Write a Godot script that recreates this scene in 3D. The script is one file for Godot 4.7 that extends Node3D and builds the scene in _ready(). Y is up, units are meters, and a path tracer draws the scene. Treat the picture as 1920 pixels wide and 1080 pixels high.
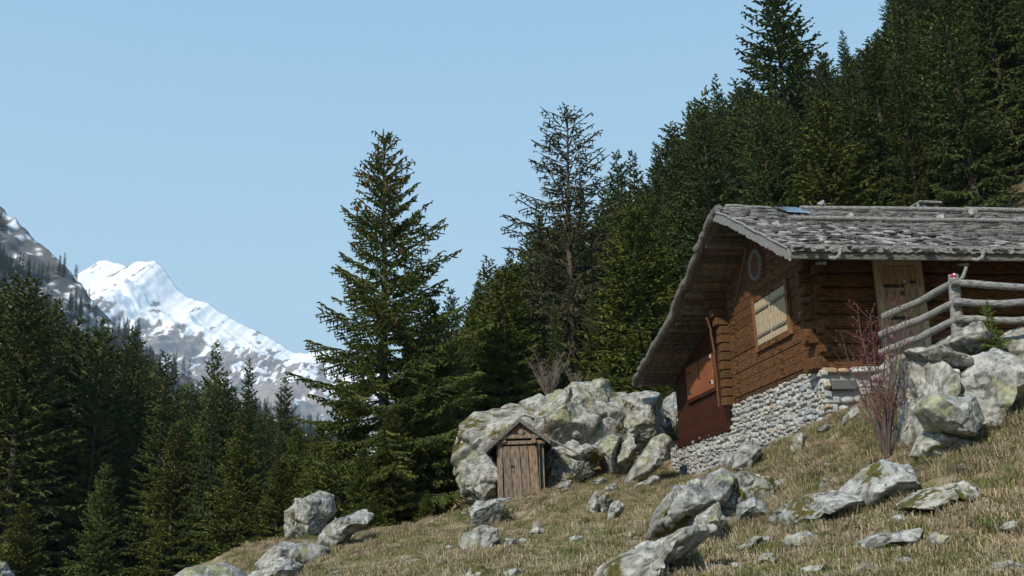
extends Node3D
# An alpine log cabin on a boulder-strewn meadow, spruce forest around it, a snow peak down the valley.

const FOCAL := 1919.0
const TILT := 14.37
const ROLL := -1.72
const CAB_YAW := 8.2
var cam_r: Vector3
var cam_u: Vector3
var cam_f: Vector3
var LX: Vector3
var GZ: Vector3
var rng := RandomNumberGenerator.new()
var M := {}
var used := {}
var tps_p := []
var tps_w := []
var bump_noise := FastNoiseLite.new()
var tone_noise := FastNoiseLite.new()
var fine_noise := FastNoiseLite.new()

# ---------------------------------------------------------------- mesh collecting
class MB:
	var v := PackedVector3Array()
	var n := PackedVector3Array()
	var c := PackedColorArray()
	var i := PackedInt32Array()
	func tri(a: Vector3, b: Vector3, d: Vector3, col := Color.WHITE) -> void:
		var nn := (b - a).cross(d - a).normalized()
		var k := v.size()
		v.append(a); v.append(b); v.append(d)
		n.append(nn); n.append(nn); n.append(nn)
		c.append(col); c.append(col); c.append(col)
		i.append(k); i.append(k + 2); i.append(k + 1)
	func quad(a: Vector3, b: Vector3, d: Vector3, e: Vector3, col := Color.WHITE) -> void:
		var nn := (d - a).cross(e - b).normalized()
		var k := v.size()
		v.append(a); v.append(b); v.append(d); v.append(e)
		for q in 4:
			n.append(nn); c.append(col)
		i.append(k); i.append(k + 2); i.append(k + 1)
		i.append(k); i.append(k + 3); i.append(k + 2)
	func mesh() -> ArrayMesh:
		var a := []
		a.resize(Mesh.ARRAY_MAX)
		a[Mesh.ARRAY_VERTEX] = v
		a[Mesh.ARRAY_NORMAL] = n
		a[Mesh.ARRAY_COLOR] = c
		a[Mesh.ARRAY_INDEX] = i
		var m := ArrayMesh.new()
		m.add_surface_from_arrays(Mesh.PRIMITIVE_TRIANGLES, a)
		return m

func rr(a: float, b: float) -> float:
	return rng.randf_range(a, b)

func ray(x: float, y: float) -> Vector3:
	return cam_r * ((x - 960.0) / FOCAL) + cam_u * ((540.0 - y) / FOCAL) + cam_f

func at(x: float, y: float, d: float) -> Vector3:
	var q := ray(x, y)
	return q * (d / -q.z)

func to_px(p: Vector3) -> Vector2:
	var d := p.dot(cam_f)
	return Vector2(960.0 + FOCAL * p.dot(cam_r) / d, 540.0 - FOCAL * p.dot(cam_u) / d)

func numbered(called: String) -> String:
	if not used.has(called):
		used[called] = 0
		return called
	used[called] += 1
	return "%s_%03d" % [called, used[called]]

func tag(o: Node, label: String, category: String, group := "", kind := "") -> void:
	if label: o.set_meta("label", label)
	if category: o.set_meta("category", category)
	if group: o.set_meta("group", group)
	if kind: o.set_meta("kind", kind)

func thing(called: String, pos: Vector3, yaw := 0.0) -> Node3D:
	var o := Node3D.new()
	o.name = numbered(called)
	o.position = pos
	o.rotation.y = yaw
	add_child(o)
	return o

func part(called: String, m: Mesh, mat: Material, parent: Node, pos := Vector3.ZERO) -> MeshInstance3D:
	var o := MeshInstance3D.new()
	o.name = called if parent != self else numbered(called)
	o.mesh = m
	o.material_override = mat
	o.position = pos
	parent.add_child(o, true)
	return o

func material(lin: Color, rough := 0.9, tex: Texture2D = null, sc := Vector3.ONE, vcol := false, bump := 0.0, world := true) -> StandardMaterial3D:
	var m := StandardMaterial3D.new()
	m.albedo_color = lin.linear_to_srgb()
	m.roughness = rough
	m.vertex_color_use_as_albedo = vcol
	m.metallic_specular = 0.3
	if tex:
		m.albedo_texture = tex
		m.uv1_triplanar = true
		m.uv1_world_triplanar = world
		m.uv1_scale = sc
		if bump > 0.0:
			m.heightmap_enabled = true
			m.heightmap_texture = tex
			m.heightmap_scale = bump
	return m

func noise_tex(sd: int, freq: float, lo: Color, mid: Color, hi: Color, octaves := 5, size := 512, p0 := 0.25, p1 := 0.5, p2 := 0.78) -> NoiseTexture2D:
	var f := FastNoiseLite.new()
	f.seed = sd
	f.noise_type = FastNoiseLite.TYPE_SIMPLEX_SMOOTH
	f.frequency = freq
	f.fractal_octaves = octaves
	f.fractal_gain = 0.6
	var g := Gradient.new()
	g.offsets = PackedFloat32Array([p0, p1, p2])
	g.colors = PackedColorArray([lo, mid, hi])
	var t := NoiseTexture2D.new()
	t.width = size
	t.height = size
	t.seamless = true
	t.noise = f
	t.color_ramp = g
	return t

# a box with chamfered edges: 44 triangles
func cbox(mb: MB, t: Transform3D, s: Vector3, ch: float, col := Color.WHITE, jit := 0.0) -> void:
	var h := s * 0.5
	ch = minf(ch, minf(h.x, minf(h.y, h.z)) * 0.6)
	var P := {}
	for sx in [-1, 1]:
		for sy in [-1, 1]:
			for sz in [-1, 1]:
				var j := Vector3(rr(-jit, jit), rr(-jit, jit), rr(-jit, jit))
				var full := Vector3(h.x * sx, h.y * sy, h.z * sz) + j
				P[Vector4i(sx, sy, sz, 0)] = t * (full - Vector3(0, ch * sy, ch * sz))
				P[Vector4i(sx, sy, sz, 1)] = t * (full - Vector3(ch * sx, 0, ch * sz))
				P[Vector4i(sx, sy, sz, 2)] = t * (full - Vector3(ch * sx, ch * sy, 0))
	var ctr := t.origin
	var face := func(a: Vector3, b: Vector3, d: Vector3, e: Vector3):
		if (d - a).cross(e - b).dot((a + b + d + e) * 0.25 - ctr) < 0.0:
			mb.quad(a, e, d, b, col)
		else:
			mb.quad(a, b, d, e, col)
	for s1 in [-1, 1]:
		face.call(P[Vector4i(s1, -1, -1, 0)], P[Vector4i(s1, 1, -1, 0)], P[Vector4i(s1, 1, 1, 0)], P[Vector4i(s1, -1, 1, 0)])
		face.call(P[Vector4i(-1, s1, -1, 1)], P[Vector4i(1, s1, -1, 1)], P[Vector4i(1, s1, 1, 1)], P[Vector4i(-1, s1, 1, 1)])
		face.call(P[Vector4i(-1, -1, s1, 2)], P[Vector4i(1, -1, s1, 2)], P[Vector4i(1, 1, s1, 2)], P[Vector4i(-1, 1, s1, 2)])
		for s2 in [-1, 1]:
			face.call(P[Vector4i(s1, s2, -1, 0)], P[Vector4i(s1, s2, 1, 0)], P[Vector4i(s1, s2, 1, 1)], P[Vector4i(s1, s2, -1, 1)])
			face.call(P[Vector4i(s1, -1, s2, 0)], P[Vector4i(s1, 1, s2, 0)], P[Vector4i(s1, 1, s2, 2)], P[Vector4i(s1, -1, s2, 2)])
			face.call(P[Vector4i(-1, s1, s2, 1)], P[Vector4i(1, s1, s2, 1)], P[Vector4i(1, s1, s2, 2)], P[Vector4i(-1, s1, s2, 2)])
	for sx in [-1, 1]:
		for sy in [-1, 1]:
			for sz in [-1, 1]:
				var a: Vector3 = P[Vector4i(sx, sy, sz, 0)]
				var b: Vector3 = P[Vector4i(sx, sy, sz, 1)]
				var d: Vector3 = P[Vector4i(sx, sy, sz, 2)]
				if (b - a).cross(d - a).dot(a - ctr) < 0.0: mb.tri(a, d, b, col)
				else: mb.tri(a, b, d, col)

# eight corners: 0-3 one end (counter-clockwise seen from outside), 4-7 the other end in the same order
func hexa(mb: MB, p: Array, col := Color.WHITE) -> void:
	var ctr := Vector3.ZERO
	for q in p: ctr += q
	ctr /= 8.0
	for f in [[0, 1, 2, 3], [4, 5, 6, 7], [0, 1, 5, 4], [1, 2, 6, 5], [2, 3, 7, 6], [3, 0, 4, 7]]:
		var a: Vector3 = p[f[0]]
		var b: Vector3 = p[f[1]]
		var d: Vector3 = p[f[2]]
		var e: Vector3 = p[f[3]]
		if (d - a).cross(e - b).dot((a + b + d + e) * 0.25 - ctr) < 0.0: mb.quad(a, e, d, b, col)
		else: mb.quad(a, b, d, e, col)

func tube(mb: MB, pts: Array, rad: Array, sides: int, col := Color.WHITE, rough := 0.0, cap := true) -> void:
	var k0 := mb.v.size()
	var np := pts.size()
	var prev := Vector3.ZERO
	for q in np:
		var d: Vector3 = (pts[mini(q + 1, np - 1)] - pts[maxi(q - 1, 0)]).normalized()
		var u := prev
		if q == 0:
			u = d.cross(Vector3.UP if absf(d.y) < 0.9 else Vector3.RIGHT).normalized()
		else:
			u = (prev - d * prev.dot(d)).normalized()
		prev = u
		var w := d.cross(u)
		for s in sides:
			var a := TAU * s / sides
			var dir := u * cos(a) + w * sin(a)
			var r: float = rad[q]
			if rough > 0.0: r *= 1.0 + rr(-rough, rough)
			mb.v.append(pts[q] + dir * r)
			mb.n.append(dir)
			mb.c.append(col)
	for q in np - 1:
		for s in sides:
			var a := k0 + q * sides + s
			var b := k0 + q * sides + (s + 1) % sides
			mb.i.append(a); mb.i.append(a + sides); mb.i.append(b)
			mb.i.append(b); mb.i.append(a + sides); mb.i.append(b + sides)
	if cap:
		for e in [0, np - 1]:
			var sgn := -1.0 if e == 0 else 1.0
			var dd: Vector3 = (pts[mini(e + 1, np - 1)] - pts[maxi(e - 1, 0)]).normalized() * sgn
			for s in range(1, sides - 1):
				var a: Vector3 = mb.v[k0 + e * sides]
				var b: Vector3 = mb.v[k0 + e * sides + s]
				var f: Vector3 = mb.v[k0 + e * sides + s + 1]
				if (b - a).cross(f - a).dot(dd) > 0.0: mb.tri(a, b, f, col)
				else: mb.tri(a, f, b, col)

# ---------------------------------------------------------------- terrain
func tps_k(r2: float) -> float:
	return 0.0 if r2 < 1e-9 else r2 * log(r2)

func solve_terrain(cps: Array) -> void:
	tps_p = cps
	var n := cps.size()
	var N := n + 3
	var A := []
	for a in N:
		var row := PackedFloat64Array()
		row.resize(N + 1)
		A.append(row)
	for a in n:
		for b in n:
			var dx: float = (cps[a][0] - cps[b][0]) * 0.05
			var dz: float = (cps[a][1] - cps[b][1]) * 0.05
			A[a][b] = tps_k(dx * dx + dz * dz)
		A[a][a] = 0.0005
		A[a][n] = 1.0
		A[a][n + 1] = cps[a][0] * 0.05
		A[a][n + 2] = cps[a][1] * 0.05
		A[a][N] = cps[a][2]
		A[n][a] = 1.0
		A[n + 1][a] = cps[a][0] * 0.05
		A[n + 2][a] = cps[a][1] * 0.05
	for k in N:
		var p := k
		for a in range(k + 1, N):
			if absf(A[a][k]) > absf(A[p][k]): p = a
		var tmp = A[k]
		A[k] = A[p]
		A[p] = tmp
		for a in range(k + 1, N):
			var f: float = A[a][k] / A[k][k]
			if f != 0.0:
				for b in range(k, N + 1):
					A[a][b] -= f * A[k][b]
	var w := PackedFloat64Array()
	w.resize(N)
	for k in range(N - 1, -1, -1):
		var s: float = A[k][N]
		for b in range(k + 1, N): s -= A[k][b] * w[b]
		w[k] = s / A[k][k]
	tps_w = w

func ground_y(x: float, z: float) -> float:
	# beyond the valley head the sheet levels out
	var cx := clampf(x, -150.0, 120.0)
	var cz := clampf(z, -170.0, 20.0)
	var n := tps_p.size()
	var s: float = tps_w[n] + tps_w[n + 1] * cx * 0.05 + tps_w[n + 2] * cz * 0.05
	for k in n:
		var dx: float = (cx - tps_p[k][0]) * 0.05
		var dz: float = (cz - tps_p[k][1]) * 0.05
		var r2 := dx * dx + dz * dz
		if r2 > 1e-9: s += tps_w[k] * r2 * log(r2)
	var near := clampf((x + 12.0) / 4.0, 0.0, 1.0) * clampf((30.0 + z) / 4.0, 0.0, 1.0)
	s += bump_noise.get_noise_2d(x * 1.0, z * 1.0) * lerpf(0.4, 0.1, near)
	s += bump_noise.get_noise_2d(x * 3.3 + 50.0, z * 3.3) * 0.085
	return s

func spread(lo: float, a: float, b: float, hi: float, step: float, grow: float) -> PackedFloat64Array:
	var out := PackedFloat64Array()
	var x := a
	var st := step
	var left := []
	while x > lo:
		st *= grow
		x -= st
		left.append(x)
	left.reverse()
	for q in left: out.append(q)
	x = a
	while x < b:
		out.append(x)
		x += step
	st = step
	while x < hi:
		out.append(x)
		st *= grow
		x += st
	out.append(x)
	return out

func ground_color(x: float, z: float) -> Color:
	var t := tone_noise.get_noise_2d(x * 0.55, z * 0.75)
	var f := fine_noise.get_noise_2d(x * 2.0, z * 2.0)
	var straw := Color(0.37, 0.295, 0.195)
	var brown := Color(0.16, 0.115, 0.068)
	var green := Color(0.15, 0.15, 0.05)
	var c := straw.lerp(brown, clampf(0.45 + f * 1.9, 0.0, 1.0))
	# the short turf between hut and outcrop is greener than the matted slope under the cabin
	c = c.lerp(green, clampf(t * 2.4 + f * 0.8 + 0.12, 0.0, 1.0) * 0.85)
	return c

func build_ground() -> void:
	var xs := spread(-3000.0, -9.0, 10.0, 3000.0, 0.16, 1.07)
	var zs := spread(-3800.0, -29.0, -5.0, 400.0, 0.17, 1.07)
	var nx := xs.size()
	var nz := zs.size()
	var mb := MB.new()
	for b in nz:
		for a in nx:
			var x := xs[a]
			var z := zs[b]
			mb.v.append(Vector3(x, ground_y(x, z), z))
			var c := ground_color(x, z)
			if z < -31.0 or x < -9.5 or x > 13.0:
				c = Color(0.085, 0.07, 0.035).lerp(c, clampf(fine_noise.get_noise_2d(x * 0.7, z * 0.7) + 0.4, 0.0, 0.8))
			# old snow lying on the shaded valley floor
			if x < -14.0 and z < -60.0 and tone_noise.get_noise_2d(x * 0.8 + 30.0, z * 0.5) > 0.02:
				c = Color(0.72, 0.74, 0.78)
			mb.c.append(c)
	mb.n.resize(nx * nz)
	for b in nz:
		for a in nx:
			var p0 := mb.v[b * nx + maxi(a - 1, 0)]
			var p1 := mb.v[b * nx + mini(a + 1, nx - 1)]
			var q0 := mb.v[maxi(b - 1, 0) * nx + a]
			var q1 := mb.v[mini(b + 1, nz - 1) * nx + a]
			mb.n[b * nx + a] = (q1 - q0).cross(p1 - p0).normalized()
	for b in nz - 1:
		for a in nx - 1:
			var k := b * nx + a
			mb.i.append(k); mb.i.append(k + 1); mb.i.append(k + nx)
			mb.i.append(k + 1); mb.i.append(k + nx + 1); mb.i.append(k + nx)
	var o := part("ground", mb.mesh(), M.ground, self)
	tag(o, "meadow slope of dry straw-coloured grass with green patches", "ground", "", "structure")

# ---------------------------------------------------------------- mountains
func lerp_line(pl: Array, x: float) -> float:
	if x <= pl[0][0]: return pl[0][1]
	for k in range(1, pl.size()):
		if x <= pl[k][0]:
			return lerpf(pl[k - 1][1], pl[k][1], (x - pl[k - 1][0]) / (pl[k][0] - pl[k - 1][0]))
	return pl[-1][1]

func mountain(called: String, label: String, ridge: Array, depth: float, reach: float, base_y: float, nu: int, nv: int, amp: float, colour: Callable, mat: Material) -> MeshInstance3D:
	# ridge: real crest points (x, y) along the range at z = -depth; the face falls towards the valley
	var crest := []
	for q in ridge:
		var p := at(q[0], q[1], depth)
		crest.append([p.x, p.y])
	var x0: float = crest[0][0]
	var x1: float = crest[-1][0]
	var nz1 := FastNoiseLite.new()
	nz1.seed = 7 + int(depth)
	nz1.fractal_type = FastNoiseLite.FRACTAL_RIDGED
	nz1.frequency = 10.0 / depth
	nz1.fractal_octaves = 6
	nz1.fractal_gain = 0.55
	var nz2 := FastNoiseLite.new()
	nz2.seed = 17
	nz2.frequency = 120.0 / depth
	nz2.fractal_octaves = 6
	nz2.fractal_gain = 0.62
	var mb := MB.new()
	var rows := nv + 3
	for b in rows:
		for a in nu:
			var x := lerpf(x0, x1, float(a) / (nu - 1))
			var top := lerp_line(crest, x) + nz2.get_noise_2d(x * 0.5, 7.0) * amp * 0.22
			var p: Vector3
			if b < 3:
				var back := float(3 - b)
				p = Vector3(x, top - back * amp * 0.9, -depth - back * amp * 1.4)
				if b == 0: p.y = base_y
			else:
				var s := float(b - 3) / (nv - 1)
				var y := lerpf(top, base_y, pow(s, 0.92))
				p = Vector3(x, y, -depth + reach * s)
				var e := clampf(s * 7.0, 0.0, 1.0)
				p.y += (nz1.get_noise_3d(p.x, p.y * 0.6, p.z) - 0.15) * amp * e * 1.3
				p.z += nz1.get_noise_3d(p.x + 900.0, p.y, p.z) * amp * e * 0.9
				p.y += nz2.get_noise_3d(p.x, p.y, p.z) * amp * 0.07
				p.z += nz2.get_noise_3d(p.x, p.y + 300.0, p.z) * amp * 0.1
			mb.v.append(p)
	mb.n.resize(nu * rows)
	for b in rows:
		for a in nu:
			var p0 := mb.v[b * nu + maxi(a - 1, 0)]
			var p1 := mb.v[b * nu + mini(a + 1, nu - 1)]
			var q0 := mb.v[maxi(b - 1, 0) * nu + a]
			var q1 := mb.v[mini(b + 1, rows - 1) * nu + a]
			mb.n[b * nu + a] = (q1 - q0).cross(p1 - p0).normalized()
	for b in rows:
		for a in nu:
			var k := b * nu + a
			var p := mb.v[k]
			mb.c.append(colour.call(p, mb.n[k], lerp_line(crest, p.x), nz1.get_noise_3d(p.x * 1.7, p.y * 1.7, p.z), nz2.get_noise_3d(p.x * 1.2, p.y * 0.55, p.z)))
	for b in rows - 1:
		for a in nu - 1:
			var k := b * nu + a
			mb.i.append(k); mb.i.append(k + 1); mb.i.append(k + nu)
			mb.i.append(k + 1); mb.i.append(k + nu + 1); mb.i.append(k + nu)
	var o := part(called, mb.mesh(), mat, self)
	tag(o, label, "mountain", "", "structure")
	return o

# ---------------------------------------------------------------- spruces
func needle(mb: MB, a: Vector3, b: Vector3, w: float, col: Color) -> void:
	var d := b - a
	var u := d.cross(Vector3(rr(-1, 1), rr(-0.4, 1), rr(-1, 1))).normalized() * w
	var v2 := d.normalized().cross(u)
	var m := a + d * 0.4
	var dn := d.normalized() * (w * 0.3)
	for q in [u, v2]:
		var nn: Vector3 = d.cross(q).normalized()
		if nn.y < 0.0:
			nn = -nn
			q = -q
		var k := mb.v.size()
		mb.v.append(a + dn); mb.v.append(m + q); mb.v.append(b); mb.v.append(m - q)
		for e in 4:
			mb.n.append(nn); mb.c.append(col)
		mb.i.append(k); mb.i.append(k + 1); mb.i.append(k + 2)
		mb.i.append(k); mb.i.append(k + 2); mb.i.append(k + 3)

func spruce(sd: int, o: Dictionary) -> Dictionary:
	# o: h height, r crown radius, clear bare stem share, step twig spacing, tw twig half-width, gap whorl spacing, droop, thin, dark/light colours
	rng.seed = sd
	var H: float = o.h
	var wood := MB.new()
	var leaf := MB.new()
	var stem := []
	var srad := []
	var lean := Vector3(rr(-0.02, 0.02), 0, rr(-0.02, 0.02)) * H
	for k in 9:
		var t := k / 8.0
		stem.append(Vector3(0, t * H, 0) + lean * t * t + Vector3(rr(-1, 1), 0, rr(-1, 1)) * 0.008 * H * t * (1.0 - t))
		srad.append(lerpf(H * 0.0135 + 0.03, 0.012, pow(t, 0.9)))
	stem[0].y = -0.5
	tube(wood, stem, srad, 8, Color(0.13, 0.105, 0.085))
	var y: float = H * o.clear
	var az := rr(0, TAU)
	var lop := rr(0, TAU)
	while y < H * 0.985:
		var t := y / H
		var tc: float = (t - o.clear) / (1.0 - o.clear)
		var nb := 5 + (rng.randi() % 3)
		if t > 0.93: nb = 4
		for q in nb:
			az += TAU / nb + rr(-0.35, 0.35)
			var swell := sin(clampf(tc * 6.0 + 0.55, 0.0, PI * 0.5))
			var full: float = o.r * (pow(1.0 - tc, o.get("shape", 0.85)) * swell + 0.02) * (1.0 + 0.13 * cos(az - lop))
			var ln := full * rr(0.68, 1.12) + 0.06
			if rng.randf() < o.get("miss", 0.06): continue
			var yy: float = y + rr(-0.5, 0.5) * o.gap
			var s0: Vector3 = Vector3(0, yy, 0) + lean * t * t
			var rise: float = lerpf(-0.42, 0.75, smoothstep(0.05, 1.0, tc)) * rr(0.8, 1.2) - o.droop
			var bend := lerpf(0.36, 0.1, tc) * rr(0.7, 1.3)
			var out := Vector3(cos(az), 0, sin(az))
			var side := Vector3(-out.z, 0, out.x)
			var wob := rr(-0.12, 0.12)
			var bp := []
			var br := []
			for e in 5:
				var s := e / 4.0
				bp.append(s0 + out * ln * s + Vector3.UP * ln * (rise * s + bend * s * s) + side * wob * ln * s * s)
				br.append(lerpf(0.012 + ln * 0.011, 0.006, s))
			tube(wood, bp, br, 3, Color(0.095, 0.075, 0.055), 0.0, false)
			var shade := rr(0.0, 1.0)
			var bare: float = o.get("bare", 0.12)
			var s := bare + rr(0, 0.05)
			var sgn := 1.0
			while s < 1.0:
				var f := s * 4.0
				var k := mini(int(f), 3)
				var p: Vector3 = bp[k].lerp(bp[k + 1], f - k)
				var tan_: Vector3 = (bp[k + 1] - bp[k]).normalized()
				sgn = -sgn
				if rng.randf() > o.get("thin", 0.0) + o.get("open", 0.0) * tc:
					var tl := (0.1 + ln * 0.36 * pow(1.0 - s, 0.7)) * rr(0.6, 1.2)
					tl = minf(tl, o.get("tmax", 0.9))
					var dir := (tan_ * rr(0.45, 0.8) + side * sgn * rr(0.55, 1.0) + Vector3.DOWN * rr(0.05, 0.5 + o.droop)).normalized()
					var mixv := clampf(shade * 0.6 + rr(-0.2, 0.5), 0.0, 1.0)
					var col: Color = (o.dark as Color).lerp(o.light, mixv)
					var tip := p + dir * tl
					needle(leaf, p, tip, o.tw, col)
					var sub: float = o.step * 1.1
					var e := sub * 0.7
					var sg := 1.0
					while e < tl - sub * 0.4:
						sg = -sg
						var sp := p + dir * e
						var sl := minf(tl - e + 0.04, o.step * 2.0) * rr(0.7, 1.25)
						var sd2 := (dir * 0.6 + tan_ * sg * 0.7 + Vector3.DOWN * rr(0.1, 0.7 + o.droop)).normalized()
						needle(leaf, sp, sp + sd2 * sl, o.tw * 0.85, col * rr(0.85, 1.15))
						e += sub
				s += o.step / maxf(ln, 0.12) * rr(0.4, 0.7)
			# needles clothe the axis itself
			var pieces := maxi(2, int(ln / (o.step * 3.0)))
			for e in pieces:
				var f0 := lerpf(bare, 1.0, float(e) / pieces) * 4.0
				var f1 := lerpf(bare, 1.0, float(e + 1) / pieces) * 4.0
				var k0 := mini(int(f0), 3)
				var k1 := mini(int(f1), 3)
				if rng.randf() > o.get("thin", 0.0) * 0.8:
					needle(leaf, bp[k0].lerp(bp[k0 + 1], f0 - k0), bp[k1].lerp(bp[k1 + 1], f1 - k1) + Vector3.UP * 0.02, o.tw * 1.1, (o.dark as Color).lerp(o.light, rr(0.2, 0.7)))
			# ripe cones hang under the upper boughs
			if o.get("cones", false) and tc > 0.45 and rng.randf() < 0.45:
				for e in 1 + rng.randi() % 3:
					var cp: Vector3 = bp[3].lerp(bp[4], rr(-0.6, 0.8))
					tube(wood, [cp, cp + Vector3(0, -0.07, 0), cp + Vector3(0, -0.16, 0)], [0.012, 0.028, 0.01], 5, Color(0.22, 0.1, 0.045), 0.0, false)
		y += o.gap * lerpf(1.15, 0.62, tc) * rr(0.8, 1.2)
	needle(leaf, stem[8] - Vector3(0, 0.35, 0), stem[8] + Vector3(0, 0.1, 0), o.tw, o.light)
	return {"wood": wood.mesh(), "leaf": leaf.mesh(), "h": H}

func tree_proto(called: String, sp: Dictionary, leafmat: Material) -> Node3D:
	var o := Node3D.new()
	o.name = called
	part("trunk", sp.wood, M.bark, o)
	part("crown", sp.leaf, leafmat, o)
	o.set_meta("h", sp.h)
	return o

func plant_tree(proto: Node3D, called: String, p: Vector3, height: float, label: String, group: String, wide := 1.0) -> Node3D:
	var o: Node3D = proto.duplicate()
	o.name = numbered(called)
	add_child(o)
	var s: float = height / float(proto.get_meta("h"))
	o.remove_meta("h")
	var w: float = s * wide * rr(0.9, 1.1)
	o.position = p
	o.rotation = Vector3(rr(-0.02, 0.02), rr(0, TAU), rr(-0.02, 0.02))
	o.scale = Vector3(w, s, w)
	(o.get_node("crown") as MeshInstance3D).material_override = M.leaves[rng.randi() % M.leaves.size()]
	tag(o, label, "tree", group)
	return o

# a tree whose tip stands at picture point (x, y) when rooted at distance d
func tree_at(proto: Node3D, called: String, x: float, y: float, d: float, label: String, group := "", wide := 1.0) -> Node3D:
	var top := at(x, y, d)
	var g := ground_y(top.x, top.z)
	return plant_tree(proto, called, Vector3(top.x, g - 0.1, top.z), top.y - g + 0.1, label, group, wide)

# ---------------------------------------------------------------- rocks
func rock_mesh(outline: Array, thick: float, sd: int, lichen: float, moss: float, N := 26, facets := 9, rough := 1.0, power := 4.5, blocks := 1.25) -> ArrayMesh:
	# outline: points (x, y) in metres round the rock's middle, star-shaped; thick: half depth
	rng.seed = sd
	var ns := FastNoiseLite.new()
	ns.seed = sd
	ns.frequency = 1.0
	ns.fractal_octaves = 4
	var cell := FastNoiseLite.new()
	cell.seed = sd
	cell.noise_type = FastNoiseLite.TYPE_CELLULAR
	cell.frequency = 0.85
	cell.fractal_type = FastNoiseLite.FRACTAL_NONE
	cell.cellular_return_type = FastNoiseLite.RETURN_DISTANCE2_SUB
	var step_n := FastNoiseLite.new()
	step_n.seed = sd
	step_n.noise_type = FastNoiseLite.TYPE_CELLULAR
	step_n.frequency = 0.85
	step_n.fractal_type = FastNoiseLite.FRACTAL_NONE
	step_n.cellular_return_type = FastNoiseLite.RETURN_CELL_VALUE
	var mean := 0.0
	for q in outline: mean += (q as Vector2).length()
	mean /= outline.size()
	var rad := PackedFloat64Array()
	var AN := 180
	for a in AN:
		var dir := Vector2.from_angle(TAU * a / AN)
		var best := mean * 0.5
		for k in outline.size():
			var hit = Geometry2D.segment_intersects_segment(Vector2.ZERO, dir * mean * 6.0, outline[k], outline[(k + 1) % outline.size()])
			if hit != null: best = (hit as Vector2).length()
		rad.append(best)
	var planes := []
	for q in facets:
		var n := Vector3(rr(-1, 1), rr(-0.8, 1), rr(0.1, 1.3)).normalized()
		if q % 4 == 3: n.z = -n.z
		planes.append([n, rr(0.62, 0.95)])
	var mb := MB.new()
	var idx := {}
	var scale_n := 1.0 / maxf(mean, 0.05)
	for f in 6:
		for b in N + 1:
			for a in N + 1:
				var u := tan((float(a) / N - 0.5) * PI * 0.5)
				var w := tan((float(b) / N - 0.5) * PI * 0.5)
				var d: Vector3
				match f:
					0: d = Vector3(1, w, -u)
					1: d = Vector3(-1, w, u)
					2: d = Vector3(u, 1, -w)
					3: d = Vector3(u, -1, w)
					4: d = Vector3(u, w, 1)
					_: d = Vector3(-u, w, -1)
				d = d.normalized()
				var key := Vector3i((d * 20000.0).round())
				if idx.has(key): continue
				idx[key] = mb.v.size()
				var fa := fposmod(atan2(d.y, d.x), TAU) / TAU * AN
				var ia := int(fa) % AN
				var R := lerpf(rad[ia], rad[(ia + 1) % AN], fa - floorf(fa))
				# superellipsoid, then flat breaks
				var flat := sqrt(d.x * d.x + d.y * d.y)
				var k := pow(pow(flat, power) + pow(absf(d.z), power), -1.0 / power)
				var e := d * k
				for pl in planes:
					var h: float = e.dot(pl[0]) - pl[1]
					if h > 0.0: e -= (pl[0] as Vector3) * h
				var p := Vector3(e.x * R, e.y * R, e.z * thick)
				var q := p * scale_n
				var amp := mean * 0.07 * rough
				p += d * (ns.get_noise_3dv(q * 1.3) * amp * 0.4 + absf(ns.get_noise_3dv(q * 3.1 + Vector3(9, 0, 0))) * -amp * 0.25 + ns.get_noise_3dv(q * 9.0) * amp * 0.16)
				p += d * ns.get_noise_3dv(p * 9.0) * 0.02 * rough
				# joints split the rock into blocks that stand at slightly different heights
				var warp := q * blocks + Vector3(ns.get_noise_3dv(q * 2.0), ns.get_noise_3dv(q * 2.0 + Vector3(5, 5, 5)), 0) * 0.14
				p += d * step_n.get_noise_3dv(warp) * amp * (0.8 if blocks < 2.0 else 1.1)
				p -= d * smoothstep(-0.84, -0.97, cell.get_noise_3dv(warp)) * amp * 1.1
				mb.v.append(p)
	var id := func(f: int, a: int, b: int) -> int:
		var u := tan((float(a) / N - 0.5) * PI * 0.5)
		var w := tan((float(b) / N - 0.5) * PI * 0.5)
		var d: Vector3
		match f:
			0: d = Vector3(1, w, -u)
			1: d = Vector3(-1, w, u)
			2: d = Vector3(u, 1, -w)
			3: d = Vector3(u, -1, w)
			4: d = Vector3(u, w, 1)
			_: d = Vector3(-u, w, -1)
		return idx[Vector3i((d.normalized() * 20000.0).round())]
	mb.n.resize(mb.v.size())
	for f in 6:
		for b in N:
			for a in N:
				var p: int = id.call(f, a, b)
				var q: int = id.call(f, a + 1, b)
				var r: int = id.call(f, a + 1, b + 1)
				var s: int = id.call(f, a, b + 1)
				for t3 in [[p, q, r], [p, r, s]]:
					var nn := (mb.v[t3[1]] - mb.v[t3[0]]).cross(mb.v[t3[2]] - mb.v[t3[0]])
					mb.i.append(t3[0]); mb.i.append(t3[2]); mb.i.append(t3[1])
					for z in 3: mb.n[t3[z]] += nn
	var off := Vector3(sd * 3.7, sd * 1.3, sd * 2.1)
	rng.seed = sd * 13 + 5
	var tint := Color(0.41, 0.41, 0.385).lerp([Color(0.3, 0.31, 0.31), Color(0.46, 0.44, 0.39), Color(0.36, 0.355, 0.32), Color(0.47, 0.47, 0.46)][sd % 4], rr(0.4, 0.9))
	var grain := rr(0.75, 1.5)
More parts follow.
